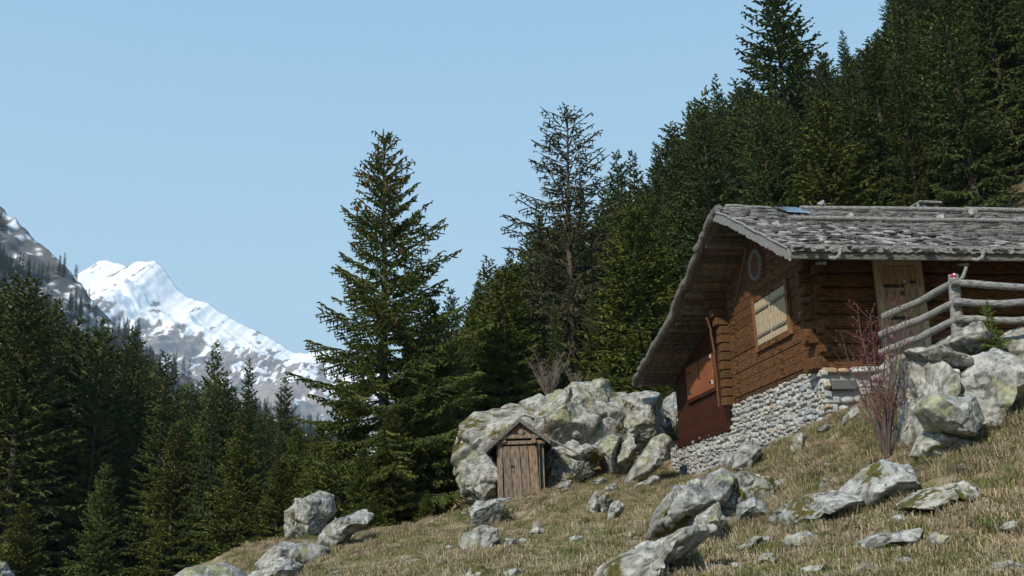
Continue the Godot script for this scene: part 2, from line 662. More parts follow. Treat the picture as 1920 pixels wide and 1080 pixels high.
	for k in mb.v.size():
		mb.n[k] = mb.n[k].normalized()
		var p := mb.v[k] + off
		var base := tint
		var a := tone_noise.get_noise_3dv(p * 1.6)
		var b := fine_noise.get_noise_3dv(p * 3.0 * grain)
		var c := fine_noise.get_noise_3dv(p * 7.0 * grain + Vector3(40, 0, 0))
		base = base.lerp(Color(0.24, 0.235, 0.22), clampf(0.5 + a * 1.6, 0.0, 1.0) * 0.6)
		if b + c * 0.6 > 0.16: base = base.lerp(Color(0.62, 0.62, 0.59), 0.75)      # pale crust lichen
		if b - c * 0.7 < -0.3: base = base.lerp(Color(0.085, 0.082, 0.07), 0.65)       # black lichen
		if a + c * 0.5 > 0.42 - lichen * 0.5: base = base.lerp(Color(0.4, 0.41, 0.17), 0.5)  # map lichen
		if tone_noise.get_noise_3dv(p * 1.1 + Vector3(70, 5, 0)) + c * 0.45 > 0.46 - moss * 0.6: base = Color(0.1, 0.085, 0.03).lerp(Color(0.13, 0.12, 0.035), clampf(c + 0.5, 0, 1))
		mb.c.append(base)
	return mb.mesh()

func rock(called: String, label: String, pts: Array, d: float, thick: float, sd: int, lichen := 0.2, moss := 0.1, N := 24, category := "boulder", rough := 1.0, power := 4.5) -> MeshInstance3D:
	# the rock stands upright at its own distance d and is `thick` metres through (half)
	var c := Vector2.ZERO
	var low := Vector2(0, -9999)
	for k in range(0, pts.size(), 2):
		c += Vector2(pts[k], pts[k + 1])
		if pts[k + 1] > low.y: low = Vector2(pts[k], pts[k + 1])
	c /= pts.size() / 2.0
	if called == "boulder" or called == "outcrop":
		# stand it where the slope lies under its foot
		var q := ray(lerpf(low.x, c.x, 0.5), low.y - 3.0)
		var dd := d * 0.7
		while dd < d * 1.35:
			var p := q * (dd / -q.z)
			if p.y < ground_y(p.x, p.z):
				d = dd + thick * 0.25
				break
			dd += 0.06
	var ctr := at(c.x, c.y, d)
	if called in ["cliff_rock", "pile_rock", "outcrop"]:
		for k in range(0, pts.size(), 2):
			var grow := 1.14 if called == "cliff_rock" else 1.24 if called == "pile_rock" else 1.16
			pts[k] = c.x + (pts[k] - c.x) * grow
			pts[k + 1] = c.y + (pts[k + 1] - c.y) * grow
	var out := []
	for k in range(0, pts.size(), 2):
		var p := at(pts[k], pts[k + 1], d) - ctr
		out.append(Vector2(p.x, p.y))
	out.reverse()
	var o := part(called, rock_mesh(out, thick, sd, lichen, moss, N + (8 if called in ["cliff_rock", "pile_rock", "outcrop"] else 2), 13 if rough > 0.9 else 5, rough, power, 2.1 if called == "cliff" else 1.25), M.rock, self, ctr)
	tag(o, label, category)
	return o

func pebble_mesh(sd: int, squash: float) -> ArrayMesh:
	rng.seed = sd
	var s := SphereMesh.new()
	s.radial_segments = 7
	s.rings = 3
	s.radius = 0.5
	s.height = 1.0
	var a := s.get_mesh_arrays()
	var v: PackedVector3Array = a[Mesh.ARRAY_VERTEX]
	var moved := {}
	for k in v.size():
		var key := Vector3i((v[k] * 1000.0).round())
		if not moved.has(key):
			var p := v[k]
			p = Vector3(signf(p.x) * pow(absf(p.x) * 2.0, 0.62) * 0.5, signf(p.y) * pow(absf(p.y) * 2.0, 0.62) * 0.5, signf(p.z) * pow(absf(p.z) * 2.0, 0.62) * 0.5)
			moved[key] = Vector3(p.x * rr(0.78, 1.12), p.y * squash * rr(0.75, 1.12), p.z * rr(0.75, 1.15))
		v[k] = moved[key]
	a[Mesh.ARRAY_VERTEX] = v
	a[Mesh.ARRAY_TEX_UV] = null
	a[Mesh.ARRAY_TANGENT] = null
	var st := SurfaceTool.new()
	st.create_from_arrays(a)
	st.index()
	st.generate_normals()
	return st.commit()

# ---------------------------------------------------------------- shrubs
func shrub(called: String, label: String, category: String, p: Vector3, h: float, stems: int, width: float, wood: Color, tip: Color, sd: int, twigs: int, buds := 0.0) -> Node3D:
	rng.seed = sd
	var o := thing(called, p)
	for k in stems:
		var mb := MB.new()
		var a := rr(0, TAU)
		var reach := width * rr(0.25, 1.0)
		var top := Vector3(cos(a) * reach, h * rr(0.65, 1.0), sin(a) * reach)
		var pts := []
		var rad := []
		for q in 6:
			var s := q / 5.0
			pts.append(Vector3(top.x * pow(s, 1.3), top.y * s, top.z * pow(s, 1.3)) + Vector3(rr(-1, 1), 0, rr(-1, 1)) * 0.03 * h * s - Vector3(0, 0.08 * (1.0 - s), 0))
			rad.append(lerpf(0.0085 * h, 0.003, s))
		tube(mb, pts, rad, 5, wood, 0.05)
		for t in twigs:
			var s := rr(0.3, 0.98)
			var f := s * 5.0
			var kk := mini(int(f), 4)
			var b0: Vector3 = pts[kk].lerp(pts[kk + 1], f - kk)
			var aa := rr(0, TAU)
			var ln := h * rr(0.1, 0.3) * (1.15 - s * 0.7)
			var d := Vector3(cos(aa), rr(0.4, 1.6), sin(aa)).normalized()
			var b1 := b0 + d * ln * 0.5 + Vector3(rr(-1, 1), rr(-1, 1), rr(-1, 1)) * ln * 0.08
			var b2 := b0 + d * ln + Vector3(0, ln * 0.1, 0)
			tube(mb, [b0, b1, b2], [0.004, 0.0033, 0.0022], 3, wood.lerp(tip, rr(0.3, 1.0)), 0.0, false)
			for z in 2:
				var c0 := b0.lerp(b2, rr(0.3, 0.8))
				var c1 := c0 + Vector3(rr(-1, 1), rr(0.2, 1.2), rr(-1, 1)).normalized() * ln * rr(0.3, 0.5)
				tube(mb, [c0, c1], [0.0026, 0.0016], 3, tip, 0.0, false)
				if rng.randf() < buds:
					needle(mb, c1 - Vector3(0, 0.012, 0), c1 + Vector3(rr(-0.01, 0.01), 0.025, 0), 0.012, tip)
		part("stem", mb.mesh(), M.vcol, o)
	tag(o, label, category)
	return o

func tuft_mesh(sd: int, blades: int, h0: float, h1: float, lean: float, wid: float) -> ArrayMesh:
	rng.seed = sd
	var mb := MB.new()
	for k in blades:
		var a := rr(0, TAU)
		var p := Vector3(cos(a), 0, sin(a)) * rr(0.0, 0.13)
		var b := rr(0, TAU)
		var h := rr(h0, h1)
		var dir := Vector3(cos(b), 0, sin(b)) * rr(0.2, 1.0) * lean
		var m := p + dir * h * 0.35 + Vector3(0, h * 0.62, 0)
		var t := p + dir * h * 1.1 + Vector3(0, h * rr(0.35, 0.85), 0)
		var w := Vector3(-sin(b + 0.5), 0, cos(b + 0.5)) * wid * rr(0.7, 1.3)
		var col := Color(1, 1, 1) * rr(0.7, 1.3)
		mb.quad(p - w - Vector3(0, 0.03, 0), p + w - Vector3(0, 0.03, 0), m + w * 0.8, m - w * 0.8, col)
		mb.tri(m - w * 0.8, m + w * 0.8, t, col)
	return mb.mesh()

# ---------------------------------------------------------------- cabin
const ROOF_BACK := [[-26.36, 4.22], [-25.38, 4.5], [-24.02, 4.86], [-22.78, 5.18], [-21.53, 5.66], [-20.3, 6.18], [-19.14, 6.62]]
func roof_y(g: float) -> float:
	if g > -19.14: return 6.62 - (g + 19.14) * 0.548
	return lerp_line(ROOF_BACK, g)

func cl(l: float, y: float, g: float) -> Vector3:
	return Vector3(l - 7.95, y - 2.6, g + 17.08)

func cworld(l: float, y: float, g: float) -> Vector3:
	return LX * l + Vector3.UP * y + GZ * g

func lb(called: String, parent: Node, mat: Material, l0: float, l1: float, y0: float, y1: float, g0: float, g1: float, ch := 0.008, col := Color.WHITE, jit := 0.004) -> MeshInstance3D:
	var mb := MB.new()
	cbox(mb, Transform3D(Basis(), cl((l0 + l1) / 2, (y0 + y1) / 2, (g0 + g1) / 2)), Vector3(absf(l1 - l0), absf(y1 - y0), absf(g1 - g0)), ch, col, jit)
	return part(called, mb.mesh(), mat, parent)

func tone(v := 0.2) -> Color:
	# boards differ in tone, and some have greyed more than others
	var t := rr(1.0 - v, 1.0 + v)
	var c := Color(t * rr(0.95, 1.05), t, t * rr(0.93, 1.05))
	return c.lerp(Color(t * 0.82, t, t * 1.3), rng.randf() * v * 1.2)

func wavy_board(a: Vector3, b: Vector3, h: float, thick: Vector3, waves: int, amp: float, col: Color) -> ArrayMesh:
	# a plank from a to b whose lower edge is notched in scallops
	var mb := MB.new()
	waves = maxi(waves, 1)
	var n := waves * 4
	var ph := rr(0, 1)
	for k in n:
		var q := []
		for e in [k, k + 1]:
			var s := float(e) / n
			var p := a.lerp(b, s)
			var lo := -h * 0.5 - amp * (absf(sin((s * waves + ph) * PI)) * 0.6 + fine_noise.get_noise_1d((s * waves + ph * 40.0) * 0.9) * 0.9 + 0.3)
			q.append(p + Vector3(0, lo, 0) - thick * 0.5)
			q.append(p + Vector3(0, lo, 0) + thick * 0.5)
			q.append(p + Vector3(0, h * 0.5, 0) + thick * 0.5)
			q.append(p + Vector3(0, h * 0.5, 0) - thick * 0.5)
		hexa(mb, q, col)
	return mb.mesh()

func pole(called: String, parent: Node, mat: Material, pts: Array, r0: float, r1: float, col := Color.WHITE, wob := 0.015, sides := 8) -> MeshInstance3D:
	var mb := MB.new()
	var out := []
	var rad := []
	var n := 4
	for k in pts.size() - 1:
		for q in n:
			out.append((pts[k] as Vector3).lerp(pts[k + 1], float(q) / n) + Vector3(rr(-wob, wob), rr(-wob, wob), rr(-wob, wob)))
	out.append(pts[-1])
	for k in out.size(): rad.append(lerpf(r0, r1, float(k) / (out.size() - 1)))
	tube(mb, out, rad, sides, col, 0.08)
	return part(called, mb.mesh(), mat, parent)

func build_cabin() -> void:
	rng.seed = 41
	var cab := thing("log_cabin", cworld(7.95, 2.6, -17.08), deg_to_rad(CAB_YAW))
	tag(cab, "weathered brown log cabin with shingled roof on a pale stone foundation", "cabin")
	# the solid middle behind the cladding
	var mb := MB.new()
	var prof := [Vector2(-17.2, 2.3), Vector2(-17.2, 5.3), Vector2(-19.14, 6.4), Vector2(-21.53, 5.45), Vector2(-25.7, 4.2), Vector2(-25.7, 2.0)]
	for k in prof.size():
		var p: Vector2 = prof[k]
		var q: Vector2 = prof[(k + 1) % prof.size()]
		mb.quad(cl(8.03, p.y, p.x), cl(17.0, p.y, p.x), cl(17.0, q.y, q.x), cl(8.03, q.y, q.x))
		mb.tri(cl(8.03, 3.5, -20.0), cl(8.03, p.y, p.x), cl(8.03, q.y, q.x))
		mb.tri(cl(17.0, 3.5, -20.0), cl(17.0, q.y, q.x), cl(17.0, p.y, p.x))
	part("inner_wall", mb.mesh(), M.wood_x, cab)
	# long wall: hewn logs
	var y := 2.9
	var k2 := 0
	while y < 5.3:
		var h := rr(0.22, 0.28)
		mb = MB.new()
		var ends := [7.72 if k2 % 2 == 0 else 7.93, 17.05]
		var pr := []
		for e in 8:
			var a := TAU * (e + 0.5) / 8.0
			pr.append(Vector2(signf(cos(a)) * pow(absf(cos(a)), 0.55) * h * 0.5, signf(sin(a)) * pow(absf(sin(a)), 0.6) * 0.1))
		var segs := 9
		var col := tone(0.25)
		for s in segs:
			var l0 := lerpf(ends[0], ends[1], float(s) / segs)
			var l1 := lerpf(ends[0], ends[1], float(s + 1) / segs)
			for e in 8:
				var p: Vector2 = pr[e]
				var q: Vector2 = pr[(e + 1) % 8]
				mb.quad(cl(l0, y + h / 2 + p.x, -17.14 + p.y), cl(l1, y + h / 2 + p.x, -17.14 + p.y), cl(l1, y + h / 2 + q.x, -17.14 + q.y), cl(l0, y + h / 2 + q.x, -17.14 + q.y), col)
		for e in range(1, 7):
			mb.tri(cl(ends[0], y + h / 2 + pr[0].x, -17.14 + pr[0].y), cl(ends[0], y + h / 2 + pr[e + 1].x, -17.14 + pr[e + 1].y), cl(ends[0], y + h / 2 + pr[e].x, -17.14 + pr[e].y), col)
		part("wall_log", mb.mesh(), M.wood_x, cab)
		y += h + 0.006
		k2 += 1
	# gable of the log half: boards cut to the roof line
	y = 2.93
	k2 = 0
	while y < 6.3:
		var h := rr(0.15, 0.21)
		var lim := func(yy: float, right: bool) -> float:
			if right: return minf(-17.06, -19.14 + (6.48 - yy) / 0.548)
			var g := -21.62
			while g < -19.2 and roof_y(g) - 0.14 < yy: g += 0.02
			return g
		var r0: float = lim.call(y, true)
		var r1: float = lim.call(y + h, true)
		var a0: float = lim.call(y, false)
		var a1: float = lim.call(y + h, false)
		if r1 - a1 < 0.1: break
		var ln := 0.16 if k2 % 2 == 0 and y < 5.2 else 0.0
		var t0 := 7.95 + rr(-0.012, 0.012)
		mb = MB.new()
		var e := 0.004
		var col := tone(0.34)
		hexa(mb, [cl(8.05, y, a0), cl(8.05, y, r0 + ln), cl(8.05, y + h - e, r1 + ln), cl(8.05, y + h - e, a1), cl(t0 + 0.008, y + e, a0), cl(t0 + 0.008, y + e, r0 + ln), cl(t0, y + h - e * 3, r1 + ln), cl(t0, y + h - e * 3, a1)], col)
		part("gable_board", mb.mesh(), M.wood_z, cab)
		y += h
		k2 += 1
	# interlocked log ends at both corners of the log half
	y = 2.93
	k2 = 0
	while y < 5.5:
		var h := 0.2
		var over := 0.0
		if y > 4.6: over = (y - 4.6) * 0.42
		lb("log_end", cab, M.wood_end, 7.74 - over + rr(-0.02, 0.02), 8.03, y + 0.006, y + h - 0.008, -21.74 + rr(-0.01, 0.01), -21.5, 0.02, tone(0.25))
		y += h
	y = 2.95
	while y < 5.1:
		lb("log_end", cab, M.wood_end, 7.78 + rr(-0.03, 0.03), 7.99, y, y + 0.22, -17.3, -17.02 + rr(-0.02, 0.02), 0.025, tone(0.3))
		y += 0.46
	# a curved brace on the stacked log ends
	pole("corner_brace", cab, M.wood_end, [cl(7.56, 4.98, -21.76), cl(7.64, 4.7, -21.78), cl(7.68, 4.2, -21.8), cl(7.7, 3.5, -21.8), cl(7.7, 2.95, -21.8)], 0.028, 0.034, Color.WHITE, 0.008)
	# red boarded lean-to
	var g := -25.8
	while g < -21.85:
		var w := rr(0.2, 0.29)
		w = minf(w, -21.76 - g)
		mb = MB.new()
		var t0 := 7.97 + rr(-0.006, 0.006)
		var u0 := roof_y(g) - 0.16
		var u1 := roof_y(g + w) - 0.16
		var e := 0.003
		hexa(mb, [cl(8.05, 2.44, g), cl(8.05, 2.44, g + w), cl(8.05, u1, g + w), cl(8.05, u0, g), cl(t0, 2.44, g + e), cl(t0, 2.44, g + w - e), cl(t0, u1, g + w - e), cl(t0, u0, g + e)], tone(0.14))
		part("lean_to_board", mb.mesh(), M.wood_red, cab)
		g += w
	lb("sill_board", cab, M.wood_red, 7.9, 7.99, 2.42, 2.62, -25.85, -21.78, 0.01, Color(0.8, 0.8, 0.8))
	# small square window with pale shutters
	var win := lb("window", cab, M.wood_z, 7.885, 7.96, 4.81, 4.91, -19.84, -18.05)
	win.set_meta("label", "pair of pale plank shutters in a brown frame")
	lb("frame", win, M.wood_z, 7.885, 7.96, 3.78, 3.9, -19.8, -18.08)
	lb("frame", win, M.wood_orange, 7.87, 7.96, 3.78, 4.9, -19.83, -19.74)
	lb("frame", win, M.wood_orange, 7.88, 7.96, 3.8, 4.9, -18.14, -18.04)
	for s in 2:
		var g0 := -19.73 if s == 0 else -18.92
		for q in 3:
			lb("shutter_board", win, M.wood_pale_y, 7.9, 7.94, 3.91, 4.8, g0 + q * 0.259, g0 + q * 0.259 + 0.254, 0.004, tone(0.07), 0.002)
	for yy in [4.08, 4.6]:
		lb("batten", win, M.wood_grey, 7.875, 7.905, yy - 0.025, yy + 0.025, -19.7, -18.98, 0.004)
		lb("batten", win, M.wood_grey, 7.875, 7.905, yy - 0.025, yy + 0.025, -18.9, -18.18, 0.004)
	# round window
	var tm := TorusMesh.new()
	tm.inner_radius = 0.24
	tm.outer_radius = 0.34
	tm.rings = 40
	tm.ring_segments = 10
	var ring := part("round_window", tm, M.wood_grey, cab, cl(7.92, 5.55, -19.45))
	ring.rotation = Vector3(0, 0, PI / 2)
	ring.scale = Vector3(1, 1.5, 1)
	ring.set_meta("label", "grey wooden ring round a small porthole")
	var cy := CylinderMesh.new()
	cy.top_radius = 0.26
	cy.bottom_radius = 0.26
	cy.height = 0.03
	part("pane", cy, M.pane_red, ring, Vector3(0, -0.01, 0))
	pole("loose_lath", cab, M.wood_grey, [cl(7.9, 6.05, -19.0 - 0.9), cl(7.91, 5.2, -20.75)], 0.012, 0.012)
	# lean-to shutters
	var w2 := lb("window", cab, M.wood_red, 7.91, 7.98, 4.33, 4.4, -24.75, -22.6)
	w2.set_meta("label", "pair of orange-brown plank shutters on the red lean-to")
	lb("frame", w2, M.wood_red, 7.91, 7.98, 3.42, 3.5, -24.75, -22.6)
	for s in 2:
		var g0 := -24.68 if s == 0 else -23.62
		for q in 3:
			lb("shutter_board", w2, M.wood_rust_y, 7.915, 7.955, 3.51, 4.325, g0 + q * 0.32, g0 + q * 0.32 + 0.314, 0.004, tone(0.13), 0.002)
	for q in [[-24.6, 4.15], [-24.6, 3.65], [-22.95, 4.2], [-22.95, 3.68]]:
		lb("hinge", w2, M.iron, 7.9, 7.918, q[1] - 0.02, q[1] + 0.02, q[0], q[0] + 0.22, 0.003)
	lb("latch", w2, M.iron, 7.9, 7.918, 3.9, 4.0, -23.72, -23.66, 0.003)
	lb("latch", w2, M.tin, 7.895, 7.915, 4.22, 4.3, -22.76, -22.7, 0.003)
	lb("latch", w2, M.tin, 7.895, 7.915, 3.6, 3.7, -22.76, -22.7, 0.003)
	# door on the long wall
	var door := lb("door", cab, M.wood_tan, 9.28, 9.93, 3.05, 4.87, -17.03, -16.985)
	door.set_meta("label", "tan plank door with two iron strap hinges")
	for q in 3:
		lb("door_board", door, M.wood_tan, 9.29 + q * 0.213, 9.29 + q * 0.213 + 0.207, 3.06, 4.86, -16.985, -16.965, 0.004, tone(0.08), 0.002)
	lb("frame", door, M.wood_tan_light, 9.14, 9.28, 2.95, 4.98, -17.03, -16.94)
	lb("frame", door, M.wood_tan_light, 9.93, 10.07, 2.95, 4.98, -17.03, -16.94)
	lb("frame", door, M.wood_tan_light, 9.28, 9.93, 4.87, 4.985, -17.03, -16.942)
	lb("hinge", door, M.iron, 9.28, 9.68, 4.44, 4.5, -16.965, -16.95, 0.004)
	lb("hinge", door, M.iron, 9.8, 9.92, 4.52, 4.57, -16.965, -16.95, 0.004)
	lb("hinge", door, M.iron, 9.3, 9.7, 3.84, 3.9, -16.965, -16.95, 0.004)
	lb("latch", door, M.iron, 9.6, 9.68, 4.28, 4.38, -16.965, -16.945, 0.006)
	# roof
	mb = MB.new()
	var pts := []
	for q in ROOF_BACK: pts.append(Vector2(q[0], q[1]))
	pts.append(Vector2(-15.76, roof_y(-15.76)))
	for k in pts.size() - 1:
		var p: Vector2 = pts[k]
		var q: Vector2 = pts[k + 1]
		hexa(mb, [cl(7.06, p.y - 0.03, p.x), cl(17.3, p.y - 0.03, p.x), cl(17.3, p.y - 0.09, p.x), cl(7.06, p.y - 0.09, p.x), cl(7.06, q.y - 0.03, q.x), cl(17.3, q.y - 0.03, q.x), cl(17.3, q.y - 0.09, q.x), cl(7.06, q.y - 0.09, q.x)])
	var roof := part("roof", mb.mesh(), M.wood_soffit, cab)
	roof.set_meta("label", "grey split-shingle roof held down by poles and stones")
	# soffit boards, each lapping the next
	g = -26.3
	while g < -15.9:
		var w := 0.2 * rr(0.85, 1.15)
		var y0 := roof_y(g)
		var y1 := roof_y(g + w)
		var drop := 0.06 + rr(0, 0.06)
		var s0 := 7.03 + rr(0.02, 0.14)
		mb = MB.new()
		# the upper edge of each board laps under the next one
		var da := 0.02 if g < -19.14 else drop
		var db := drop if g < -19.14 else 0.02
		hexa(mb, [cl(s0, y0 - 0.1, g), cl(9.0, y0 - 0.1, g), cl(9.0, y0 - 0.1 - da, g), cl(s0, y0 - 0.1 - da, g), cl(s0, y1 - 0.1, g + w), cl(9.0, y1 - 0.1, g + w), cl(9.0, y1 - 0.1 - db, g + w), cl(s0, y1 - 0.1 - db, g + w)], tone(0.45))
		part("soffit_board", mb.mesh(), M.wood_soffit, roof)
		g += w
	# verge boards
	g = -26.42
	while g < -19.3:
		var w := rr(0.8, 1.25)
		w = minf(w, -19.1 - g)
		var a := cl(7.02 + rr(-0.05, 0.02), roof_y(g) - 0.03 + rr(-0.05, 0.03), g)
		var b := cl(7.02 + rr(-0.03, 0.03), roof_y(g + w) + 0.0 + rr(-0.02, 0.05), g + w + 0.15)
		pole("verge_pole", roof, M.wood_grey, [a, a.lerp(b, 0.5) + Vector3(0, rr(-0.03, 0.03), 0), b], rr(0.09, 0.125), rr(0.075, 0.1), tone(0.25), 0.028, 7)
		var c := cl(7.1, roof_y(g) + 0.03, g)
		var d := cl(7.1, roof_y(g + w) + 0.04, g + w)
		var hb := wavy_board(c, d, 0.09, Vector3(0.22, 0, 0), 4, 0.03, tone(0.2))
		part("verge_shingle", hb, M.wood_grey, roof)
		g += w
	g = -19.2
	while g < -15.8:
		var w := minf(rr(0.75, 1.0), -15.72 - g)
		var a := cl(7.0 + rr(-0.012, 0.012), roof_y(g) - 0.055, g - 0.03)
		var b := cl(7.0 + rr(-0.012, 0.012), roof_y(g + w) - 0.055, g + w)
		part("verge_board", wavy_board(a, b, 0.16, Vector3(0.045, 0, 0), 5, 0.045, tone(0.1)), M.wood_silver, roof)
		var a2 := a + Vector3(-0.02, 0.1, 0)
		var b2 := b + Vector3(-0.02, 0.1, 0)
		pole("verge_pole", roof, M.wood_silver, [a2, b2], 0.025, 0.025, tone(0.1), 0.008)
		g += w
	# eave: fascia below, scalloped shingle ends above
	var l := 7.02
	while l < 17.2:
		var w := minf(rr(1.5, 2.4), 17.3 - l)
		lb("fascia_board", roof, M.wood_fascia, l, l + w - 0.006, 4.6, 4.73, -15.76 + rr(-0.01, 0.01), -15.71, 0.008, tone(0.12))
		part("eave_board", wavy_board(cl(l, 4.8, -15.69), cl(l + w - 0.006, 4.8 + rr(-0.01, 0.01), -15.69 + rr(-0.015, 0.015)), 0.1, Vector3(0, 0, 0.05), int(w * 6.0), 0.035, tone(0.2)), M.wood_silver, roof)
		l += w
	# split shingles
	var dn := Vector3(0, -0.4806, 0.877).normalized()
	var up := Vector3(0, dn.z, -dn.y)
	var list := []
	var course := 0
	var sl := 0.12
	while sl < 3.8:
		l = 6.98 + rr(0, 0.1)
		while l < 17.25:
			var w := rr(0.07, 0.2)
			var yaw := rr(-0.2, 0.2)
			var tilt := -rr(0.05, 0.17)
			var b := Basis(Vector3.RIGHT, up, dn) * Basis(Vector3.UP, yaw) * Basis(Vector3.RIGHT, tilt) * Basis(Vector3.BACK, rr(-0.1, 0.1))
			var pos := cl(l + w * 0.5, 6.62, -19.14) + dn * (sl + rr(-0.06, 0.06)) + up * (0.035 + rr(0, 0.022))
			list.append([pos, b, w, rr(0.3, 0.46), rr(0.02, 0.045), rng.randi() % 6])
			l += w + rr(0.0, 0.02)
		sl += rr(0.17, 0.23)
		course += 1
	var order := []
	for k in list.size(): order.append([(cab.transform * (list[k][0] as Vector3)).distance_to(Vector3.ZERO) if (list[k][0] as Vector3).x < 4.1 else 999.0, k])
	order.sort_custom(func(a, b): return a[0] < b[0])
	var smesh := []
	for q in 6:
		mb = MB.new()
		cbox(mb, Transform3D(), Vector3(1, 1, 1), 0.04, Color.WHITE, 0.06)
		smesh.append(mb.mesh())
	var rest := MB.new()
	for k in order.size():
		var q = list[order[k][1]]
		if k < 298:
			var o := part("shingle", smesh[q[5]], M.shingles[(k * 7) % 5], roof, q[0])
			o.basis = (q[1] as Basis) * Basis.from_scale(Vector3(q[2], q[4], q[3]))
		else:
			cbox(rest, Transform3D(q[1], q[0]), Vector3(q[2], q[4], q[3]), 0.003, Color(1, 1, 1) * rr(0.4, 1.45), 0.006)
	# back slope
	g = -26.3
	while g < -19.2:
		l = 7.0
		while l < 17.2:
			var w := rr(0.25, 0.45)
			var y0 := roof_y(g)
			var y1 := roof_y(g + 0.3)
			hexa(rest, [cl(l, y0 + 0.05, g - 0.1), cl(l + w - 0.01, y0 + 0.05, g - 0.1), cl(l + w - 0.01, y0 + 0.02, g - 0.1), cl(l, y0 + 0.02, g - 0.1), cl(l, y1 + 0.02, g + 0.3), cl(l + w - 0.01, y1 + 0.02, g + 0.3), cl(l + w - 0.01, y1, g + 0.3), cl(l, y1, g + 0.3)], Color(1, 1, 1) * rr(0.6, 1.4))
			l += w
		g += 0.27
	var st := part("shingles", rest.mesh(), M.shingle_rest, roof)
	st.set_meta("kind", "stuff")
	# ridge and roof poles
	pole("ridge_pole", roof, M.wood_silver, [cl(7.02, 6.66, -19.1), cl(7.75, 6.68, -19.16)], 0.03, 0.035)
	pole("ridge_pole", roof, M.wood_silver, [cl(7.25, 6.74, -19.2), cl(8.25, 6.72, -19.22)], 0.045, 0.035)
	pole("ridge_pole", roof, M.wood_silver, [cl(8.85, 6.72, -19.15), cl(12.6, 6.73, -19.17)], 0.055, 0.06)
	pole("ridge_pole", roof, M.wood_silver, [cl(12.5, 6.73, -19.1), cl(17.3, 6.73, -19.13)], 0.06, 0.055)
	pole("roof_pole", roof, M.wood_silver, [cl(8.0, roof_y(-17.85) + 0.12, -17.85), cl(13.0, roof_y(-17.95) + 0.12, -17.95)], 0.055, 0.05)
	pole("roof_pole", roof, M.wood_silver, [cl(12.8, roof_y(-18.0) + 0.13, -18.0), cl(17.3, roof_y(-17.9) + 0.13, -17.9)], 0.055, 0.05)
	mb = MB.new()
	var sk := []
	for q in [[8.2, -18.95], [8.68, -18.95], [8.66, -18.3], [8.22, -18.4]]: sk.append([q[0], q[1]])
	hexa(mb, [cl(8.2, roof_y(-18.98) + 0.14, -18.98), cl(8.68, roof_y(-18.95) + 0.14, -18.95), cl(8.68, roof_y(-18.95) + 0.12, -18.95), cl(8.2, roof_y(-18.98) + 0.12, -18.98), cl(8.22, roof_y(-18.4) + 0.17, -18.4), cl(8.66, roof_y(-18.3) + 0.17, -18.3), cl(8.66, roof_y(-18.3) + 0.15, -18.3), cl(8.22, roof_y(-18.4) + 0.15, -18.4)])
	var pane := part("skylight", mb.mesh(), M.sheet, roof)
	pane.set_meta("label", "smooth sky-reflecting pane let into the shingles")
	# gutter hooks of bent wood under the eave
	for q in [7.82, 10.42]:
		pole("gutter_hook", cab, M.wood_silver, [cl(q - 0.2, 4.66, -15.8), cl(q - 0.06, 4.6, -15.66), cl(q + 0.0, 4.63, -15.62), cl(q + 0.045, 4.76, -15.6)], 0.03, 0.035, Color.WHITE, 0.004)
		pole("gutter_hook", cab, M.wood_grey, [cl(q - 0.3, 4.58, -15.9), cl(q - 0.15, 4.56, -15.8)], 0.03, 0.035, Color.WHITE, 0.004)
	# slab-topped chimney behind the ridge
	var ch := lb("chimney", cab, M.iron, 11.72, 12.08, 6.3, 6.78, -19.75, -19.4, 0.02)
	lb("cap_slab", ch, M.wood_silver, 11.62, 12.16, 6.93, 6.985, -19.85, -19.32, 0.02, Color.WHITE, 0.015)
	for q in [11.74, 12.02]:
		lb("cap_stone", ch, M.stone_pale, q, q + 0.1, 6.78, 6.93, -19.5, -19.4, 0.02)
		lb("cap_stone", ch, M.stone_pale, q, q + 0.1, 6.78, 6.93, -19.74, -19.64, 0.02)
	pole("cap_brace", ch, M.wood_silver, [cl(11.52, 6.74, -19.35), cl(11.64, 6.95, -19.4)], 0.03, 0.03)
	# foundation: mortared field stones
	mb = MB.new()
	hexa(mb, [cl(7.98, 0.9, -26.55), cl(8.5, 0.9, -26.55), cl(8.5, 2.5, -26.55), cl(7.98, 2.5, -26.55), cl(7.98, 0.9, -21.7), cl(8.5, 0.9, -21.7), cl(8.5, 2.5, -21.7), cl(7.98, 2.5, -21.7)])
	hexa(mb, [cl(7.98, 0.9, -21.72), cl(8.5, 0.9, -21.72), cl(8.5, 2.9, -21.72), cl(7.98, 2.9, -21.72), cl(7.98, 1.2, -16.99), cl(8.5, 1.2, -16.99), cl(8.5, 2.92, -16.99), cl(7.98, 2.92, -16.99)])
	hexa(mb, [cl(8.5, 1.2, -17.2), cl(13.0, 1.2, -17.2), cl(13.0, 2.92, -17.2), cl(8.5, 2.92, -17.2), cl(8.5, 1.2, -16.99), cl(13.0, 1.2, -16.99), cl(13.0, 2.92, -16.99), cl(8.5, 2.92, -16.99)])
	var fnd := part("foundation", mb.mesh(), M.mortar, cab)
	fnd.set_meta("label", "pale mortared field-stone foundation")
	var cob := []
	for q in 6:
		if q % 3 == 0:
			cob.append(pebble_mesh(900 + q, rr(0.75, 1.0)))
		else:
			mb = MB.new()
			cbox(mb, Transform3D(), Vector3(0.98, 0.92, 1.0), 0.16, Color.WHITE, 0.1)
			cob.append(mb.mesh())
	var stones := []
	rng.seed = 77
	y = 1.35
